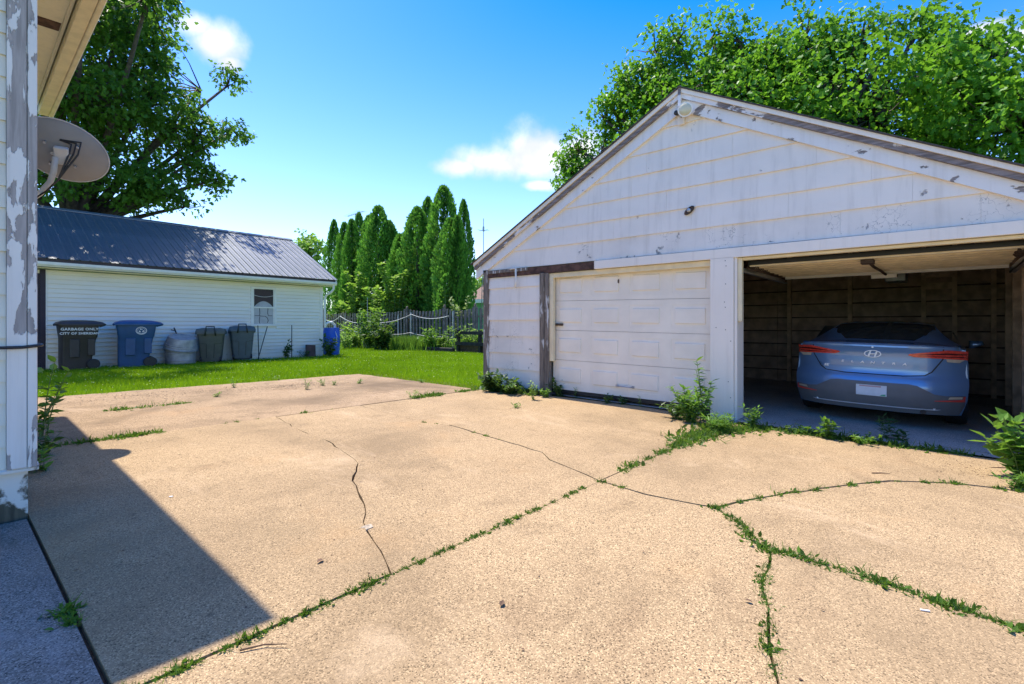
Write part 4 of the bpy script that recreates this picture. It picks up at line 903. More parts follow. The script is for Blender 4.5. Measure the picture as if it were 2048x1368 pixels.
def maple(name, label, base, blobs, ncl, mat, leaf=.17, per=13, seed=0, twig=.35, core=.35, gap=1.9):
    t = thing(name, label, 'tree', base); base = Vector(base)
    vol = np.array([b[3] * b[4] * b[5] for b in blobs]) ** .72; idx = RNG.choice(len(blobs), ncl, p=vol / vol.sum())
    B = np.array(blobs)[idx]; d = unit(ncl); rr = 1 - core * RNG.random(ncl) ** 1.6
    C = B[:, :3] + d * B[:, 3:6] * rr[:, None] + RNG.normal(size=(ncl, 3)) * .12
    nz = np.sin(C[:, 0] * 1.7 + 1.3 * np.sin(C[:, 2] * 1.1)) + np.sin(C[:, 1] * 1.9 + C[:, 2] * .8) + np.sin(C[:, 2] * 2.3 + 1.1 * np.sin(C[:, 0] * .9))
    kp = (C[:, 2] > base.z + 1.6) & (nz > -gap); C = C[kp]; nz = nz[kp]; ncl = len(C)
    P = np.repeat(C, per, 0); n = len(P); off = unit(n) * (RNG.random(n) ** .6 * .42)[:, None]; off[:, 2] *= .7; P = P + off
    A = off + RNG.normal(size=(n, 3)) * .25; A[:, 2] -= .22
    Nn = unit(n) * .75 + np.array([0, 0, 1.0]); L = leaf * RNG.uniform(.6, 1.25, n)
    cv = np.repeat(np.clip(.4 + .16 * nz + RNG.normal(size=ncl) * .15, 0, 1), per); var = np.clip(cv * .75 + RNG.random(n) * .4 - .05, 0, 1)
    obj('crown', leaf_mesh('crown', P - np.array(base), A, Nn, L, L * RNG.uniform(.85, 1.1, n), MAPLE, .25, var), M[mat], t)
    b = MB(); top = Vector(base) + Vector((0, 0, 4))
    cen = Vector(np.array([bb[:3] for bb in blobs]).mean(0)); hub = Vector((base.x * .6 + cen.x * .4, base.y * .6 + cen.y * .4, base.z + (cen.z - base.z) * .45))
    b.tube([base + Vector((0, 0, -.2)), base * .8 + hub * .2 + Vector((.1, 0, 0)), hub], [.42, .32, .26], 10)
    for bb in blobs:
        e = Vector(bb[:3]); m1 = hub.lerp(e, .5) + Vector((random.uniform(-.4, .4), random.uniform(-.4, .4), random.uniform(-.2, .5)))
        cur = [hub * (1 - u) ** 2 + m1 * 2 * u * (1 - u) + e * u * u for u in (0, .25, .5, .75, 1)]; b.tube(cur, [.19, .14, .10, .07, .04], 7)
    for i in range(int(ncl * twig)):
        bb = blobs[int(RNG.integers(len(blobs)))]; e = Vector(C[i]); k = min(range(len(blobs)), key=lambda q: (Vector(blobs[q][:3]) - e).length); s = Vector(blobs[k][:3])
        m1 = s.lerp(e, .5) + Vector((0, 0, random.uniform(-.25, .15))); b.tube([s, m1, e], [.035, .02, .006], 3, False)
    o = MB(); b.build('trunk', M['bark'], t, world=True, fix=False, smooth=True); return t
rt = [(-6.6, 17, 7.5, 2.9, 2.6, 2.3), (-9.4, 17, 6.3, 1.5, 1.8, 1.6), (-4.0, 16.5, 7.4, 2.8, 2.5, 2.2), (-1.5, 16, 6.6, 2.7, 2.5, 2.0), (1.3, 15.8, 5.6, 2.4, 2.4, 1.8), (-5, 16.3, 5.4, 4.6, 2.2, 1.6), (-.5, 15.9, 4.7, 3.2, 1.8, 1.5), (4, 16, 5.4, 2.6, 2.4, 2.3), (-8.4, 16.6, 7.9, 1.4, 1.4, 1.3)]
for px, py in ((1310, 75), (1355, 55), (1425, 45), (1480, 55), (1545, 70), (1612, 40), (1665, 60), (1722, 45), (1775, 62), (1835, 35), (1900, 60), (1985, 75), (1212, 215), (1160, 275), (1140, 320), (1250, 140)):
    q = onY(px, py + 12, 16.0); rt.append((q.x, 16.0, q.z - .25, .42, .55, .85)); rt.append((q.x + random.uniform(-.5, .5), 16.2, q.z - 1.2, .9, .9, .7))
maple('maple_tree', 'big bright green maple tree rising behind the garage roof', (-4, 17.3, .15), rt, 7000, 'maple_lit', .135, 14, gap=1.25)
lt = [(-23.8, 3.2, 10.3, 3.2, 3.4, 3.6), (-23.2, 5.7, 9.6, 2.3, 1.9, 2.0), (-23, 5.0, 12.3, 2.4, 1.7, 2.4), (-22.5, 3.6, 6.6, 2.4, 3.0, 1.3), (-21.3, 3.4, 8.8, 1.5, 2.6, 1.0), (-20.6, 2.8, 11.4, 1.5, 2.2, 1.2), (-23, -.5, 10, 3.5, 3.2, 4.2), (-18.7, 3.3, 12.0, 1.3, 1.7, .7), (-18.9, 1.4, 12.2, 1.3, 1.4, .7), (-19.4, 4.9, 11.9, .9, .9, .5), (-22.8, 8.5, 11.3, .8, .75, .55), (-22.8, 7.5, 10.8, .8, .8, .6), (-22.8, 8.7, 9.5, .85, .7, .6), (-22.8, 7.5, 9.0, .9, .9, .8), (-22.6, 7.9, 7.2, .7, .9, .42), (-22.6, 6.9, 7.6, .8, .9, .7), (-22.3, 6.8, 5.9, .7, .8, .4), (-22.3, 5.8, 6.2, 1.0, .9, .7)]
maple('maple_tree', 'tall maple tree with shade-toned leaves overhanging the metal shed roof', (-24.6, 2.6, .24), lt, 4700, 'maple_shaded', .165, 12, core=.55, gap=.95)
q = onY(612, 520, 24)
maple('young_tree', 'thin leaved tree standing beyond the far shed gable', (q.x, 24, .24), [(q.x, 24, 6.5, 2.0, 1.5, 2.4), (q.x + 1.2, 24, 8.4, 1.0, 1, 1.1), (q.x - 1.4, 24, 8.2, 1.1, 1, 1.0), (q.x, 24, 9.6, .7, .7, .7), (q.x + 1.7, 24, 5.5, 1.3, 1, 1.6)], 380, 'sapling', .3, 8)
# distant tree band behind the cedars
q = onY(980, 560, 34)
maple('young_tree', 'pale treetop beyond the neighbour roof beside the garage', (q.x, 34, .24), [(q.x, 34, 4.6, 2.2, 1.5, 1.3), (q.x - 2, 34, 4.2, 2, 1.5, 1.2)], 160, 'sapling', .35, 8)

def neighbour():
    Y = 27; xr = -12; xl = onY(930, 590, Y).x; ze = onY(960, 598, Y).z; zr = onY(960, 540, Y + 3).z
    t = thing('neighbour_house', 'mint green house with brown shingle roof beyond the fence', 'house', (xl + 4, Y, .24)); W = dict(world=True)
    MB().box((xl + .35, Y + .4, .1), (xr, Y + 8, ze - .02)).build('wall', M['green_wall'], t, **W)
    b = MB(); b.prism([(Y, ze), (Y + 4.2, zr), (Y + 8.4, ze), (Y + 8.4, ze - .15), (Y, ze - .15)], lambda y, z: (xl, y, z), lambda y, z: (xr + .4, y, z)); b.build('roof', M['brown_shingle'], t, **W)
    MB().box((xl - .02, Y - .03, ze - .28), (xr + .4, Y - .005, ze - .01)).build('fascia', M['white'], t, **W)
neighbour()
def masts():
    q = onY(967, 437, 23); t = thing('antenna_tower', 'thin lattice antenna tower rising right of the cedars', 'antenna', (q.x, 23, .24)); b = MB(); h = q.z - .24
    for k in range(3):
        a = 2.094 * k; b.tube([(.22 * math.cos(a), .22 * math.sin(a), 0), (.05 * math.cos(a), .05 * math.sin(a), h * .62)], .022, 5)
    for k in range(14):
        z0, z1 = h * .62 * k / 14, h * .62 * (k + 1) / 14; r0 = .22 - .17 * k / 14
        for s in range(3): a = 2.094 * s; c = 2.094 * (s + 1); b.tube([(r0 * math.cos(a), r0 * math.sin(a), z0), (r0 * math.cos(c), r0 * math.sin(c), z1)], .01, 4)
    b.build('lattice', M['steel'], t); b = MB(); b.tube([(0, 0, h * .6), (0, 0, h)], .025, 6); b.build('mast', M['steel'], t)
    b = MB()
    for k in range(6): a = 1.05 * k; b.tube([(0, 0, h - .75), (.38 * math.cos(a), .38 * math.sin(a), h - .72)], .014, 4)
    b.tube([(0, 0, h - .8), (0, 0, h - .5)], .06, 6); b.build('antenna_head', M['steel'], t)
    q = onY(711, 427, 25); t = thing('tv_antenna', 'television aerial poking up between the cedar tops', 'antenna', (q.x, 25, .24)); h = q.z - .24
    b = MB(); b.tube([(0, 0, 0), (0, 0, h)], .05, 6); b.build('mast', M['steel'], t)
    b = MB(); b.tube([(-.9, -.2, h - .15), (1.0, .2, h + .1)], .03, 5); b.build('boom', M['steel'], t)
    for k in range(7): f = -.9 + .3 * k; MB().tube([(f - .1, -.5, h - .03 + f * .13), (f + .1, .5, h - .03 + f * .13)], .012, 4).build('element', M['steel'], t)
masts()

# ------------------------------------------------------------------ the garage
YF = 7.1; XL, XR, XP = -6.62, .94, -2.84; ZP = 4.63; SL = .527
def clip(poly, fn):
    out = []
    for i in range(len(poly)):
        a, b = poly[i - 1], poly[i]; fa, fb = fn(*a), fn(*b)
        if (fa >= 0) != (fb >= 0): t = fa / (fa - fb); out.append((a[0] + (b[0] - a[0]) * t, a[1] + (b[1] - a[1]) * t))
        if fb >= 0: out.append(b)
    return out
def garage():
    t = thing('garage', 'white two bay garage with peeling paint, one door open', 'garage', (XP, YF, .05)); W = dict(world=True)
    rnd = random.Random(3)
    def shingle(poly, z0, p, mat, tilt=0):
        if len(poly) < 3: return
        o = rnd.uniform(-.002, .002)
        MB().prism(poly, lambda x, z: (x, YF - .018 + o - .022 * (1 - (z - z0) / p), z), lambda x, z: (x, YF - .002, z)).build('siding_shingle', mat, t, **W)
    def row(z0, z1, x0, x1, mats, stagger, gable=False, width=1.22):
        x = x0 - width * stagger
        while x < x1:
            a, b = max(x, x0) + .0007, min(x + width, x1) - .0007
            if b - a > .01:
                # slightly wavy lower edge
                poly = [(a, z0 + rnd.uniform(-.002, .002)), ((a + b) / 2, z0 + rnd.uniform(-.003, .003)), (b, z0 + rnd.uniform(-.002, .002)), (b, z1 + .004), (a, z1 + .004)]
                if gable:
                    for s in (1, -1): poly = clip(poly, lambda X, Z: (ZP - .285) - SL * s * (X - XP) - Z)
                if len(poly) > 2: shingle(poly, z0, z1 - z0, mats(a, z0))
            x += width
    # backing
    MB().prism([(XL + .02, 2.2), (XR - .02, 2.2), (XR - .02, 2.60), (XP, ZP - .03), (XL + .02, 2.60)], lambda x, z: (x, YF, z), lambda x, z: (x, YF + .1, z)).build('gable_frame', M['in_wood'], t, **W)
    MB().box((XL + .02, YF, .06), (-5.36, YF + .1, 2.199)).build('front_wall', M['in_wood'], t, **W)
    MB().box((.70, YF, -.1), (XR - .02, YF + .1, 2.199)).build('front_wall', M['in_wood'], t, **W)
    z = 2.345; k = 0
    for z1 in (2.655, 2.96, 3.26, 3.565, 3.87, 4.17, 4.5):
        row(z, z1, XL, XR, lambda a, q: M['garage_siding_worn'] if q < 2.5 and a > -5 else M['garage_siding'], (.35, .8, .1, .55)[k % 4], True); z = z1; k += 1
    lows = [.10, .51, .81, 1.11, 1.41, 1.71, 2.0, 2.2]
    for i in range(7): row(lows[i], lows[i + 1], -6.585, -5.365, lambda a, q: M['garage_siding_worn'] if q < 1.15 else M['garage_siding'], (.35, .2, .1, .4, .25, .5, .3)[i], False, .9)
    for i in range(7): row(lows[i] - .15 if i == 0 else lows[i], lows[i + 1], .76, XR, lambda a, q: M['garage_siding'], 0, False, .9)
    # rake boards and roof
    for s in (-1, 1):
        xe = XP + s * 4.05
        def rk(x, off): return ZP - SL * abs(x - XP) - off
        def band(o0, o1, y0, y1, name, mat, x_out):
            poly = [(XP, rk(XP, o0)), (x_out, rk(x_out, o0)), (x_out, rk(x_out, o1)), (XP, rk(XP, o1))]
            MB().prism(poly, lambda x, z: (x, y0, z), lambda x, z: (x, y1, z)).build(name, mat, t, **W)
        band(-.005, .055, 6.955, 7.0, 'rake_moulding', M['trim'], xe)
        band(.057, .125, 6.98, 7.03, 'rake_strip', M['rake'], xe)
        band(.127, .30, 7.03, 7.08, 'rake_board', M['rake_white'], xe)
        n = 26
        MB().prism([(XP, rk(XP, -.008)), (xe + s * .06, rk(xe + s * .06, -.008)), (xe + s * .06, rk(xe + s * .06, -.024)), (XP, rk(XP, -.024))], lambda x, z: (x, 6.93, z), lambda x, z: (x, 12.95, z)).build('roof', M['shingle'], t, **W)
        MB().prism([(XP, rk(XP, -.004)), (xe, rk(xe, -.004)), (xe, rk(xe, .02)), (XP, rk(XP, .02))], lambda x, z: (x, 7.005, z), lambda x, z: (x, 12.85, z)).build('roof_deck', M['in_wood'], t, **W)
        for y in np.arange(8.0, 12.6, .61): MB().prism([(XP, rk(XP, .025)), (xe - s * .2, rk(xe - s * .2, .025)), (xe - s * .2, rk(xe - s * .2, .15)), (XP, rk(XP, .15))], lambda x, z: (x, y, z), lambda x, z: (x, y + .045, z)).build('rafter', M['in_wood'], t, **W)
    MB().box((XP - .02, 6.945, ZP - .36), (XP + .02, 6.985, ZP + .03)).build('peak_joint', M['rake'], t, **W)
    # shell and inside
    MB().box((XL, YF + .1, -.1), (XL + .1, 12.7, 2.60)).build('side_wall', M['garage_siding'], t, **W)
    MB().box((XR - .1, YF + .1, -.1), (XR, 12.7, 2.60)).build('side_wall', M['in_wood'], t, **W)
    MB().prism([(XL, -.1), (XR, -.1), (XR, 2.61), (XP, ZP - .022), (XL, 2.61)], lambda x, z: (x, 12.7, z), lambda x, z: (x, 12.8, z)).build('rear_wall', M['brown_wood'], t, **W)
    z = .05
    while z < 2.6:
        for a, b in ((XL + .11, -2.9), (-2.89, XR - .11)): MB().prism([(0, z), (.034, z), (.022, z + .262), (0, z + .262)], lambda d, q: (a, 12.697 - d, q), lambda d, q: (b, 12.697 - d, q)).build('wall_plank', M['in_wood'], t, **W)
        z += .29
    for x in (-5.4, -4.0, -2.68, -1.55, -.36, .09, .62): MB().box((x, 12.56, .0), (x + .07, 12.662, 2.9)).build('stud', M['in_stud'], t, **W)
    MB().box((-.36, 12.555, 2.0), (.16, 12.66, 2.12)).build('wall_brace', M['in_stud'], t, **W); MB().box((-.36, 12.555, 2.22), (.16, 12.66, 2.38)).build('wall_brace', M['in_stud'], t, **W)
    for y in np.arange(8.0, 12.6, 1.2): MB().box((XR - .2, y, .0), (XR - .102, y + .05, 2.4)).build('stud', M['in_stud'], t, **W)
    fl = ground_sheet('garage_floor', [XL + .11 + i * (XR - XL - .22) / 12 for i in range(13)], [7.125, 10, 12.69], .012, M['floor'], None, None); fl.parent = t; fl.matrix_parent_inverse = Matrix.Translation(-Vector(t.location))
    th_ = ground_sheet('threshold', [-2.09 + i * .25 for i in range(12)], [6.93, 7.122], .010, M['floor'], None, None); th_.parent = t; th_.matrix_parent_inverse = Matrix.Translation(-Vector(t.location))
    # posts, trims and header
    MB().box((-6.70, 7.03, .08), (-6.588, 7.2, 2.36)).build('corner_post', M['post'], t, bevel=.004, **W)
    MB().box((-5.358, 7.03, .02), (-5.268, 7.12, 2.215)).build('door_post', M['post'], t, bevel=.004, **W)
    MB().box((-5.264, 7.045, .02), (-5.18, 7.15, 2.21)).build('door_post', M['post'], t, bevel=.004, **W)
    MB().box((-5.178, 7.075, .70), (-5.10, 7.14, 2.20)).build('door_stop', M['cream'], t, bevel=.003, **W)
    MB().box((-2.44, 7.02, -.02), (-2.135, 7.3, 2.215)).build('centre_post', M['trim'], t, bevel=.004, **W)
    MB().box((-2.131, 7.04, -.02), (-2.095, 7.32, 2.212)).build('post_trim', M['trim'], t, bevel=.003, **W)
    MB().box((-2.092, 7.06, 1.36), (-2.04, 7.12, 2.20)).build('door_stop', M['cream'], t, bevel=.003, **W)
    MB().box((.66, 7.03, -.1), (.757, 7.3, 2.2)).build('side_post', M['trim'], t, bevel=.003, **W)
    for i, (x, z) in enumerate([(-2.24, 2.17), (-2.23, 2.1), (-2.235, 1.86), (-2.25, 1.62), (-2.24, 1.55), (-2.235, 1.25), (-2.36, 1.28), (-2.17, 1.1), (-2.2, .56), (-2.17, .35), (-2.19, .12)]):
        MB().lathe([(.006, -.002), (.006, .002)], 8, Matrix.Translation((x, 7.019, z)) @ Matrix.Rotation(R(90), 4, 'X')).build('nail', M['rust'], t, **W)
    MB().box((-4.26, 7.02, 2.205), (XR + .03, 7.075, 2.335)).build('header_board', M['trim'], t, bevel=.003, **W)
    MB().box((-6.6, 7.045, 2.21), (-4.265, 7.085, 2.325)).build('bare_header_board', M['brown_wood'], t, **W)
    MB().box((-6.58, 7.03, 2.28), (-5.62, 7.05, 2.335)).build('header_scrap', M['post'], t, **W)
    MB().box((-5.15, 7.08, 2.12), (-2.44, 7.16, 2.203)).build('door_head', M['cream'], t, bevel=.004, **W)  # cream on both door heads paints in ground bounce on the header underside
    MB().box((-2.09, 7.08, 2.165), (.66, 7.16, 2.203)).build('door_head', M['cream'], t, bevel=.004, **W)
    b = MB(); b.tube([(-6.02, 7.02, 2.33), (-5.87, 7.0, 2.335), (-5.86, 7.0, 2.10), (-5.875, 6.99, 1.98)], .018, 6); b.tube([(-5.875, 6.99, 1.98), (-5.885, 6.97, 1.95)], .012, 5); b.build('hook_bracket', M['trim'], t, smooth=True, **W)
    # closed sectional door, settled a little out of level
    dr = bpy.data.objects.new('closed_door', None); COL.objects.link(dr); dr.parent = t; dr.empty_display_size = .1
    pv = Vector((-3.8, 7.18, 1.2)); dr.location = pv - t.location; dr.rotation_euler = (0, R(.95), 0)
    w = 1.36; secs = [(-1.0, -.50), (-.495, .005), (.01, .505), (.51, 1.02)]
    for i, (a, c) in enumerate(secs):
        b = MB(); b.box((-w, .004, a), (w, .05, c))
        xsn = [-w]; rects = []
        for k in range(4): cx = -w + 2 * w * (k + .5) / 4; rects.append((cx - .27, cx + .27, a + .085, c - .085))
        # front skin with raised panels: rings of quads
        def skin():
            xs2 = sorted({-w, w} | {r[0] for r in rects} | {r[1] for r in rects}); zs2 = [a, a + .085, c - .085, c]
            for ii in range(len(xs2) - 1):
                for jj in range(3):
                    if jj == 1 and any(abs(xs2[ii] - r[0]) < 1e-6 for r in rects): continue
                    b.add([(xs2[ii], 0, zs2[jj]), (xs2[ii + 1], 0, zs2[jj]), (xs2[ii + 1], 0, zs2[jj + 1]), (xs2[ii], 0, zs2[jj + 1])], [(0, 1, 2, 3)])
            for r in rects:
                rg = []
                for ins, dep in ((0, 0), (.012, .045), (.03, .045), (.058, -.012)): rg.append([(r[0] + ins, dep, r[2] + ins), (r[1] - ins, dep, r[2] + ins), (r[1] - ins, dep, r[3] - ins), (r[0] + ins, dep, r[3] - ins)])
                b.loft(rg, True, False); b.add(rg[-1], [(0, 1, 2, 3)])
        skin(); b.add([(-w, 0, a), (w, 0, a), (w, .004, a), (-w, .004, a)], [(0, 1, 2, 3)]); b.add([(-w, 0, c), (w, 0, c), (w, .004, c), (-w, .004, c)], [(0, 1, 2, 3)])
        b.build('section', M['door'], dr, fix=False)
    MB().box((-w, .0, -1.06), (w, .045, -1.005)).build('rubber_seal', M['black'], dr)
    MB().box((-.14, -.012, .77), (-.115, 0, .83)).build('lock', M['rust'], dr, bevel=.003)
    b = MB(); b.box((-.14, -.02, -.86), (-.10, 0, -.82)); b.box((.14, -.02, -.86), (.18, 0, -.82)); b.tube([(-.12, -.02, -.84), (-.1, -.045, -.84), (.14, -.045, -.84), (.16, -.02, -.84)], .010, 6); b.build('lift_handle', M['steel'], dr)
    MB().box((-1.42, -.035, .085), (-1.16, -.004, .125)).build('latch', M['rust'], dr, bevel=.004)
    # open overhead door and its ironwork
    od = bpy.data.objects.new('overhead_door', None); COL.objects.link(od); od.parent = t; od.location = Vector((-.70, 7.3, 2.125)) - t.location; od.empty_display_size = .1
    for i in range(4):
        b = MB(); y0 = .05 + .525 * i; b.box((-1.34, y0, .0), (1.34, y0 + .52, .045))
        [b.box((-1.33, y0 + q, -.022), (1.33, y0 + q + .03, .0)) for q in (.02, .28)]
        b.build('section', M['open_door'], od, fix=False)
    MB().box((-1.34, .03, -.004), (1.34, .047, .05)).build('rubber_seal', M['black'], od)
    MB().box((-1.34, 2.12, -.05), (1.34, 2.17, .035)).build('bottom_strut', M['white'], od, bevel=.004)
    for s in (-.08, .07): MB().loft([rrect(.16, .03, .012, -.11, ox=s, oy=2.10), rrect(.17, .035, .012, -.05, ox=s, oy=2.10)]).build('strut_plate', M['white'], od)
    b = MB(); b.tube([(-.03, .3, -.03), (-.02, .9, -.05), (0, 1.6, -.045), (.02, 2.15, -.06)], .018, 6); b.box((-.09, .15, -.07), (.04, .32, -.02)); b.build('opener_arm', M['rust'], od)
    for s in (-1, 1):
        b = MB(); b.box((s * 1.39 - .03, -.1, -.10), (s * 1.39 + .03, 2.4, -.085)); b.box((s * 1.39 - .03, -.1, -.10), (s * 1.39 - .02, 2.4, -.03)); b.build('track', M['steel'], od)
        b = MB(); b.tube([(s * 1.33 + .05 * math.cos(k), .1 + k * .012, -.015 + .035 * math.sin(k)) for k in np.arange(0, 60, .8)], .008, 4); b.build('spring', M['rust'], od)
    MB().box((-.04, 2.2, .05), (.04, 4.4, .09)).build('opener_rail', M['steel'], od)
    MB().box((-.16, 4.3, -.02), (.16, 4.75, .2)).build('opener_motor', M['steel'], od, bevel=.02)
garage()
def gable_lamps():
    p = onY(1364, 236, 7.06); t = thing('flood_light', 'round security floodlight under the garage gable peak', 'lamp', (p.x, 7.06, p.z))
    MB().box((-.055, -.03, -.10), (.045, .0, .05)).build('junction_box', M['trim'], t, bevel=.006)
    b = MB(); mx = Matrix.Translation((.10, -.13, .04)) @ Matrix.Rotation(R(18), 4, 'Z') @ Matrix.Rotation(R(96), 4, 'X')
    b.lathe([(.03, -.12), (.045, -.10), (.06, -.05), (.095, .03), (.10, .045), (.092, .045)], 24, mx); b.build('lamp_housing', M['white'], t, smooth=False, auto=40)
    b = MB(); b.lathe([(.09, .035), (.08, .05), (.05, .058), (.01, .06)], 24, mx); b.build('lens', M['lamp_glass'], t, smooth=True)
    b = MB(); b.tube([(0, -.02, 0), (.0, -.05, .05), (.07, -.06, .05)], .02, 8); b.build('arm', M['steel'], t, smooth=True)
    b = MB(); b.lathe([(.03, -.05), (.034, .03), (.026, .034)], 14, Matrix.Translation((-.045, -.07, .06)) @ Matrix.Rotation(R(100), 4, 'X')); b.build('sensor', M['black'], t, smooth=True)
    p = onY(1379, 421, 7.06); t = thing('wall_lamp', 'broken rusty lamp base in the middle of the gable', 'lamp', (p.x, 7.07, p.z))
    b = MB(); mx = Matrix.Rotation(R(-35), 4, 'Y') @ Matrix.Rotation(R(90), 4, 'X'); b.lathe([(.075, .0), (.085, .02), (.07, .03), (.055, .02)], 16, mx, 1, .5); b.build('base_plate', M['rust'], t, smooth=True)
    b = MB(); b.lathe([(.03, .02), (.028, .05), (.01, .055)], 12, mx); b.build('socket', M['steel'], t, smooth=True)
gable_lamps()

# ------------------------------------------------------------------ the car
def car():
    n = NT('blue_car_paint'); n.base((.045, .115, .25)); n.rough(.28); n.p.inputs['Metallic'].default_value = .35; n.p.inputs['Coat Weight'].default_value = 1; n.p.inputs['Coat Roughness'].default_value = .04
    v = n.coord(); n.set(n.p.inputs['Base Color'], n.mix(n.noise(v, 900, 2), (.16, .29, .50), (.20, .35, .58))); paint = n.m
    red = plain('tail_lamp_red', (.85, .08, .05), .15, var=.2, vs=30, spec=.8, coat=1); dred = plain('tail_lamp_dark', (.10, .01, .01), .2, coat=1); amber = plain('clear_lamp', (.70, .56, .40), .2, var=.1, coat=1)
    grey = plain('grey_valance', (.15, .15, .155), .6, var=.06); chrome = plain('chrome', (.74, .76, .80), .3, .25, var=.02); gl = glass('car_glass', (.04, .045, .045), .05); refl = plain('red_reflector', (.95, .09, .06), .3, coat=1)
    t = thing('parked_car', 'blue sedan parked nose in inside the open garage bay', 'car', (-.74, 7.95, gz(-.7) + .015)); t.rotation_euler = (0, R(1.4), R(-1.0)); t.scale = (1.04, 1, .945)
    pz = [.20, .30, .42, .55, .63, .70, .76, .85, .95, 1.02, 1.07, 1.10]; py = [.12, .06, .015, .0, .02, .065, .075, .07, .07, .05, .015, .03]
    def ys(x, z): return float(np.interp(z, pz, py)) + .34 * (abs(x) / .9) ** 3.4 + .03 * (abs(x) / .9) ** 2
    def hw(z): return float(np.interp(z, [.2, .4, .6, .9, 1.10], [.84, .89, .9, .885, .80]))
    b = MB(); nx, nz = 41, 34; vs = []
    for j in range(nz):
        z = .2 + .9 * j / (nz - 1)
        for i in range(nx): x = hw(z) * (2 * i / (nx - 1) - 1); vs.append((x, ys(x, z), z))
    fs = [(j * nx + i, j * nx + i + 1, (j + 1) * nx + i + 1, (j + 1) * nx + i) for j in range(nz - 1) for i in range(nx - 1)]
    # deck from the lip forward
    deck = []
    for j, (yy, zz) in enumerate([(.0, 1.10), (.05, 1.112), (.2, 1.115), (.42, 1.12), (.62, 1.13)]):
        if j == 0: continue
        for i in range(nx): f = 2 * i / (nx - 1) - 1; x = .80 * f; deck.append((x, max(yy, 0) + ys(x, 1.1) * (1 - j / 4.), zz - .05 * abs(f) ** 4))
    m0 = (nz - 1) * nx; vs += deck
    fs += [(m0 + (j) * nx + i, m0 + j * nx + i + 1, m0 + (j + 1) * nx + i + 1, m0 + (j + 1) * nx + i) for j in range(4) for i in range(nx - 1)]
    b.add(vs, fs); b.build('rear_body', paint, t, smooth=True, fix=False)
    st = [(.40, .89, 1.10, 0), (.62, .895, 1.13, .0), (.85, .9, 1.22, .4), (1.1, .9, 1.32, .75), (1.45, .9, 1.405, 1), (2.0, .9, 1.435, 1), (2.6, .9, 1.40, 1), (3.0, .9, 1.24, .7), (3.35, .9, 1.03, 0), (3.9, .89, .96, 0), (4.35, .84, .86, 0), (4.55, .70, .70, 0)]
    rings = []
    for y, w, zt, c in st:
        belt = min(.98, zt - .05); rt_ = w * (1 - .28 * c) - .05; hp = [(.0, .2), (w * .9, .2), (w * .985, .34), (w, .6), (w * .985, .82), (w * .96, belt), (rt_ + .02, belt + (zt - belt) * .55), (rt_ - .06, zt - .035), (rt_ * .6, zt - .006), (0, zt)]
        rings.append([Vector((x, y, z)) for x, z in hp] + [Vector((-x, y, z)) for x, z in reversed(hp[1:-1])])
    b = MB(); b.loft(rings); b.build('body', paint, t, auto=35)
    def patch(name, poly, off, mat, par=t, step=.035, th=.012, both=False):
        res = None
        for s in ((1, -1) if both else (1,)):
            P = [Vector((p[0] * s, p[1])) for p in poly]; x0 = min(p.x for p in P); x1 = max(p.x for p in P); z0 = min(p.y for p in P); z1 = max(p.y for p in P)
            bp = []
            for i in range(len(P)):
                a, c = P[i], P[(i + 1) % len(P)]; k = max(1, int((c - a).length / step))
                bp += [a.lerp(c, q / k) for q in range(k)]
            k = len(bp); inner = [Vector((x0 + step * (i + .5), z0 + step * (j + .5))) for i in range(int((x1 - x0) / step)) for j in range(int((z1 - z0) / step))]
            vv, ee, ff, *_ = delaunay_2d_cdt(bp + inner, [(i, (i + 1) % k) for i in range(k)], [], 1, 1e-6)
            bm = bmesh.new(); bv = [bm.verts.new((q.x, ys(q.x, q.y) - off, q.y)) for q in vv]
            for f in ff:
                try: bm.faces.new([bv[i] for i in f])
                except ValueError: pass
            for q in list(bm.verts):
                if not q.link_faces: bm.verts.remove(q)
            bmesh.ops.recalc_face_normals(bm, faces=bm.faces)
            if sum(f.normal.y for f in bm.faces) > 0: bmesh.ops.reverse_faces(bm, faces=bm.faces)
            r = bmesh.ops.extrude_edge_only(bm, edges=[e for e in bm.edges if e.is_boundary])
            for q in r['geom']:
                if isinstance(q, bmesh.types.BMVert): q.co.y += th
            me = bpy.data.meshes.new(name); bm.to_mesh(me); bm.free(); me.shade_smooth(); me.set_sharp_from_angle(angle=R(40)); res = obj(name, me, mat, par)
        return res
    patch('lid_seam', [(-.672, 1.09), (.672, 1.09), (.668, .925), (.572, .752), (.507, .703), (.3, .683), (-.3, .683), (-.507, .703), (-.572, .752), (-.668, .925)], .004, M['black'], th=.006)
    lid = patch('trunk_lid', [(-.66, 1.085), (.66, 1.085), (.655, .93), (.56, .76), (.50, .715), (.3, .695), (-.3, .695), (-.50, .715), (-.56, .76), (-.655, .93)], .010, paint, th=.016)
    for s in (1, -1):
        tl = patch('tail_lamp', [(s * .885, 1.035), (s * .70, 1.045), (s * .36, .985), (s * .345, .968), (s * .40, .945), (s * .68, .935), (s * .88, .925)], .020, red, th=.03)
        patch('lamp_line', [(s * .87, 1.0), (s * .70, 1.01), (s * .42, .975), (s * .70, .985), (s * .87, .985)], .0225, dred, tl, th=.004)
        patch('lamp_line', [(s * .85, .965), (s * .66, .966), (s * .42, .962), (s * .66, .954), (s * .85, .952)], .0225, dred, tl, th=.004)
        patch('clear_lens', [(s * .855, .925), (s * .69, .932), (s * .70, .895), (s * .81, .885)], .021, amber, tl, th=.02)
        rf = patch('reflector', [(s * .875, .455), (s * .855, .455), (s * .85, .415), (s * .60, .395), (s * .60, .388), (s * .87, .385)], .024, refl, th=.02)
        patch('fog_lens', [(s * .845, .452), (s * .735, .45), (s * .72, .42), (s * .845, .425)], .021, amber, rf, th=.015)
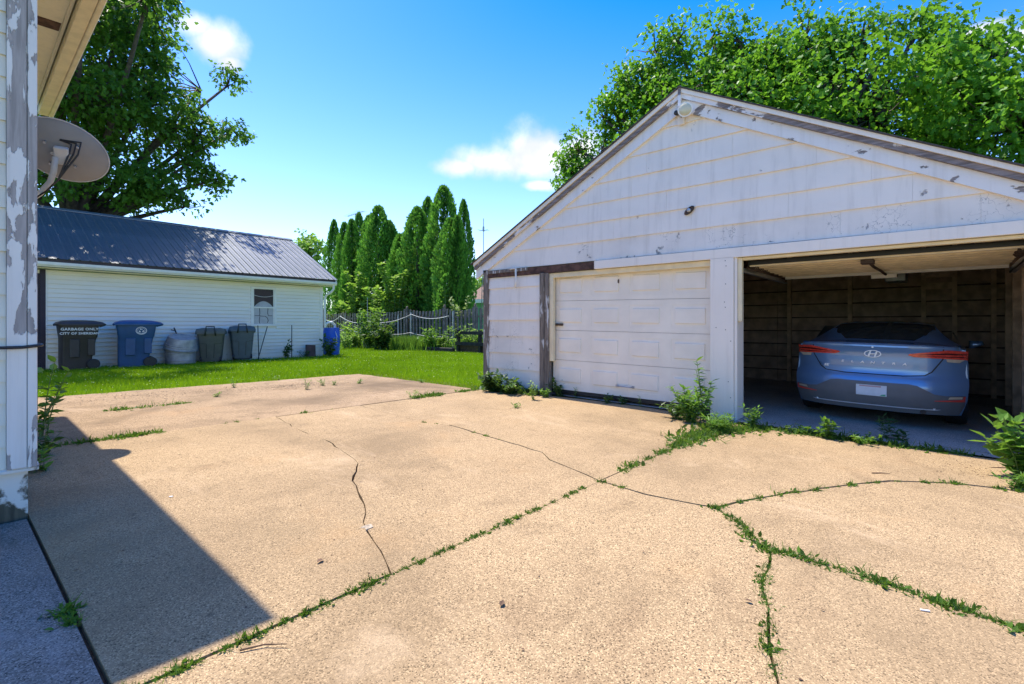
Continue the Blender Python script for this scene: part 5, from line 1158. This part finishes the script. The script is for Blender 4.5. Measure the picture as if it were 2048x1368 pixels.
        MB().lathe([(.012, -.01), (.012, .01)], 8, Matrix.Translation((s * .60, -.005 + ys(.6, .3), .28))).build('bolt', chrome, t)
    patch('bumper_valance', [(-.36, .59), (.36, .59), (.44, .575), (.60, .475), (.70, .46), (.87, .465), (.87, .34), (.82, .205), (-.82, .205), (-.87, .34), (-.87, .465), (-.70, .46), (-.60, .475), (-.44, .575)], .012, grey, th=.02)
    patch('lower_lip', [(-.62, .262), (.62, .262), (.66, .275), (-.66, .275)], .016, chrome, th=.01)
    pl = patch('licence_plate', [(-.155, .40), (.155, .40), (.155, .545), (-.155, .545)], .022, plain('plate_white', (.72, .74, .78), .4, var=.06, vs=14), th=.012)
    patch('plate_band', [(-.12, .52), (.10, .52), (.10, .538), (-.12, .538)], .0235, plain('plate_red', (.55, .33, .34), .5), pl, th=.003); patch('plate_corner', [(.085, .405), (.145, .405), (.145, .43), (.11, .425)], .0235, plain('plate_green', (.10, .40, .24), .5), pl, th=.003)
    # emblem: slanted H in an oval
    b = MB(); mx = Matrix.Translation((0, ys(0, .97) - .020, .965)) @ Matrix.Rotation(R(90), 4, 'X'); k = 36; A_, B_ = .088, .050
    vs = []
    for s_, zz in ((1, 0), (1, .006), (.86, .006), (.86, 0)): vs += [mx @ Vector((A_ * s_ * math.cos(6.2832 * j / k), B_ * (s_ - (.04 if s_ < 1 else 0)) * math.sin(6.2832 * j / k), zz)) for j in range(k)]
    b.add(vs, [(r * k + j, r * k + (j + 1) % k, ((r + 1) % 4) * k + (j + 1) % k, ((r + 1) % 4) * k + j) for r in range(4) for j in range(k)])
    def bar(p): b.prism(p, lambda x, y: mx @ Vector((x, y, 0)), lambda x, y: mx @ Vector((x, y, .006)))
    bar([(-.052, -.034), (-.034, -.040), (-.012, .041), (-.030, .037)]); bar([(.012, -.041), (.030, -.037), (.052, .034), (.034, .040)]); bar([(-.026, -.008), (.022, -.004), (.026, .008), (-.022, .004)])
    b.build('emblem', chrome, lid)
    for i, ch in enumerate('ELANTRA'):
        x = (i - 3) * .105; me = text_mesh(ch, .042, .002, shear=.15, bold=.0012); me.transform(Matrix.Translation((x, ys(x, .845) - .021, .845)) @ Matrix.Rotation(R(90), 4, 'X') @ Matrix.Scale(1.35, 4, (1, 0, 0))); obj('letter', me, chrome, lid)
    me = text_mesh('SE', .045, .002, shear=.2, bold=.0015); me.transform(Matrix.Translation((-.50, ys(.5, .775) - .023, .775)) @ Matrix.Rotation(R(90), 4, 'X') @ Matrix.Scale(1.25, 4, (1, 0, 0))); obj('letter', me, chrome, lid)
    MB().lathe([(.012, -.004), (.012, .004)], 10, Matrix.Translation((.0, ys(0, 1.055) - .012, 1.055)) @ Matrix.Rotation(R(90), 4, 'X')).build('key_lock', chrome, lid)
    b = MB(); g = []
    for y, z, w in [(.66, 1.152, .60), (.85, 1.238, .585), (1.1, 1.337, .565), (1.32, 1.392, .54)]: g.append([Vector((w * (2 * i / 16 - 1), y - .012 + .05 * (2 * i / 16 - 1) ** 2, z - .035 * abs(2 * i / 16 - 1) ** 3)) for i in range(17)])
    b.loft(g, False, False); b.build('rear_window', gl, t, smooth=True, fix=False)
    for s in (-1, 1):
        b = MB(); b.loft([[Vector((s * (.872 - .02), y, .985)), Vector((s * (.70), y + (.25 if y < 1.2 else -.25 if y > 2.6 else 0), 1.33))] for y in (.9, 1.5, 2.2, 2.9)], False, False); b.build('side_window', gl, t, fix=False)
        b = MB(); b.loft([rrect(.05, .10, .02, 1.0, ox=s * .93, oy=2.75), rrect(.17, .12, .05, 1.06, ox=s * .99, oy=2.75), rrect(.15, .1, .04, 1.12, ox=s * .98, oy=2.75)]); b.build('mirror', paint, t, smooth=True)
        for yw in (1.0, 3.7):
            mx = Matrix.Translation((s * .79, yw, .32)) @ Matrix.Rotation(R(90), 4, 'Y')
            wh = MB().lathe([(.20, -.10), (.30, -.105), (.32, -.07), (.32, .07), (.30, .105), (.20, .10)], 28, mx).build('wheel', M['black'], t, auto=40)
            MB().lathe([(.05, -.06), (.2, -.08), (.2, .08), (.05, .106)], 20, mx).build('rim', M['steel'], wh, auto=40)
    b = MB(); b.tube([(.5, .25, .24), (.5, .12, .235)], .03, 10); b.build('exhaust', M['rust'], t)
car()

# ------------------------------------------------------------------ small litter on the driveway
def litter():
    def stick(px, py, ln, an, lab, r=.005):
        p = gp(px, py) + Vector((0, 0, .009)); c = Vector((math.cos(an), math.sin(an), 0)) * ln
        tag(MB().tube([p - c * .5, p + Vector((-.1 * c.y, .1 * c.x, .002)), p + c * .5 + Vector((0, 0, .004))], [r, r * .8, r * .4], 5).build('twig', M['dead'], smooth=True), lab, 'twig', 'twigs on the concrete')
    stick(527, 1300, .17, .9, 'small bent twig near the grassy joint at bottom left', .004); stick(1762, 949, .14, .5, 'small dark twig below the open garage bay', .006); stick(2030, 940, .35, .4, 'dry stem lying under the large right bush', .006)
    def leaf(px, py, s, lab, mat='dead'):
        p = gp(px, py) + Vector((0, 0, .010)); me = leaf_mesh('dry_leaf', np.array([[0, 0, 0.]]), np.array([[math.cos(px), math.sin(px), .15]]), np.array([[0, .2, 1.]]), np.array([s]), np.array([s * .6]), OVAL, .4)
        o = obj('dry_leaf', me, M[mat]); o.location = p; tag(o, lab, 'leaf', 'dry leaves lying on the concrete')
    leaf(1001, 1216, .045, 'dry brown leaf lying in the middle foreground'); leaf(646, 1122, .05, 'dry leaf lying left of the long crack'); leaf(1505, 1208, .04, 'dry leaf beside the weedy crack in foreground'); leaf(1640, 1222, .02, 'tiny dark leaf right of the weedy crack')
    tag(MB().box((-.018, -.004, 0), (.018, .004, .004)).build('paper_scrap', M['bin_white'], loc=gp(1850, 1224) + Vector((0, 0, .006)), rot=(0, 0, .4)), 'white paper scrap near the right foreground crack', 'scrap'); tag(MB().box((-.01, -.007, 0), (.01, .007, .003)).build('paper_scrap', M['bin_white'], loc=gp(342, 995) + Vector((0, 0, .006)), rot=(0, 0, .9)), 'small white scrap lying beside the house shadow', 'scrap')
    n = 420; P = np.zeros((n, 3))
    for i in range(n):
        if i < 120: p = gp(random.gauss(1935, 45), random.gauss(935, 14))
        else: p = Vector((random.uniform(-8, 2.4), random.uniform(.5, 6.4), 0)); p.z = gz(p.x)
        P[i] = (p.x, p.y, p.z + .006)
    A = unit(n); A[:, 2] *= .15; tag(obj('grit', leaf_mesh('grit', P, A, unit(n) * .3 + [0, 0, 1], RNG.uniform(.007, .024, n), RNG.uniform(.006, .014, n), DIAM, .4), M['dead']), 'dark grit and crumbs scattered over the concrete', 'grit', kind='stuff')
litter()
def dirt(label, cx, cy, sx, sy, n):
    x = RNG.normal(cx, sx, n); y = RNG.normal(cy, sy, n); k = (x > -10.6) & (x < -6.7) & (y < 6.6); x, y = x[k], y[k]; n = len(x)
    P = np.c_[x, y, .25 * np.tanh(-.1 * x) + .004]; A = unit(n); A[:, 2] *= .08
    tag(obj('dirt_crumbs', leaf_mesh('dirt_crumbs', P, A, unit(n) * .15 + [0, 0, 1], RNG.uniform(.008, .03, n), RNG.uniform(.008, .024, n), DIAM, .1), M['soil']), label, 'dirt', kind='stuff')
dirt('dark crumbly dirt along the lawn edge below the bins', -9.7, 2.6, .35, .9, 900)
dirt('thin dark dirt by the lawn edge below the window', -9.3, 4.6, .25, .5, 900)
bpy.context.view_layer.update()
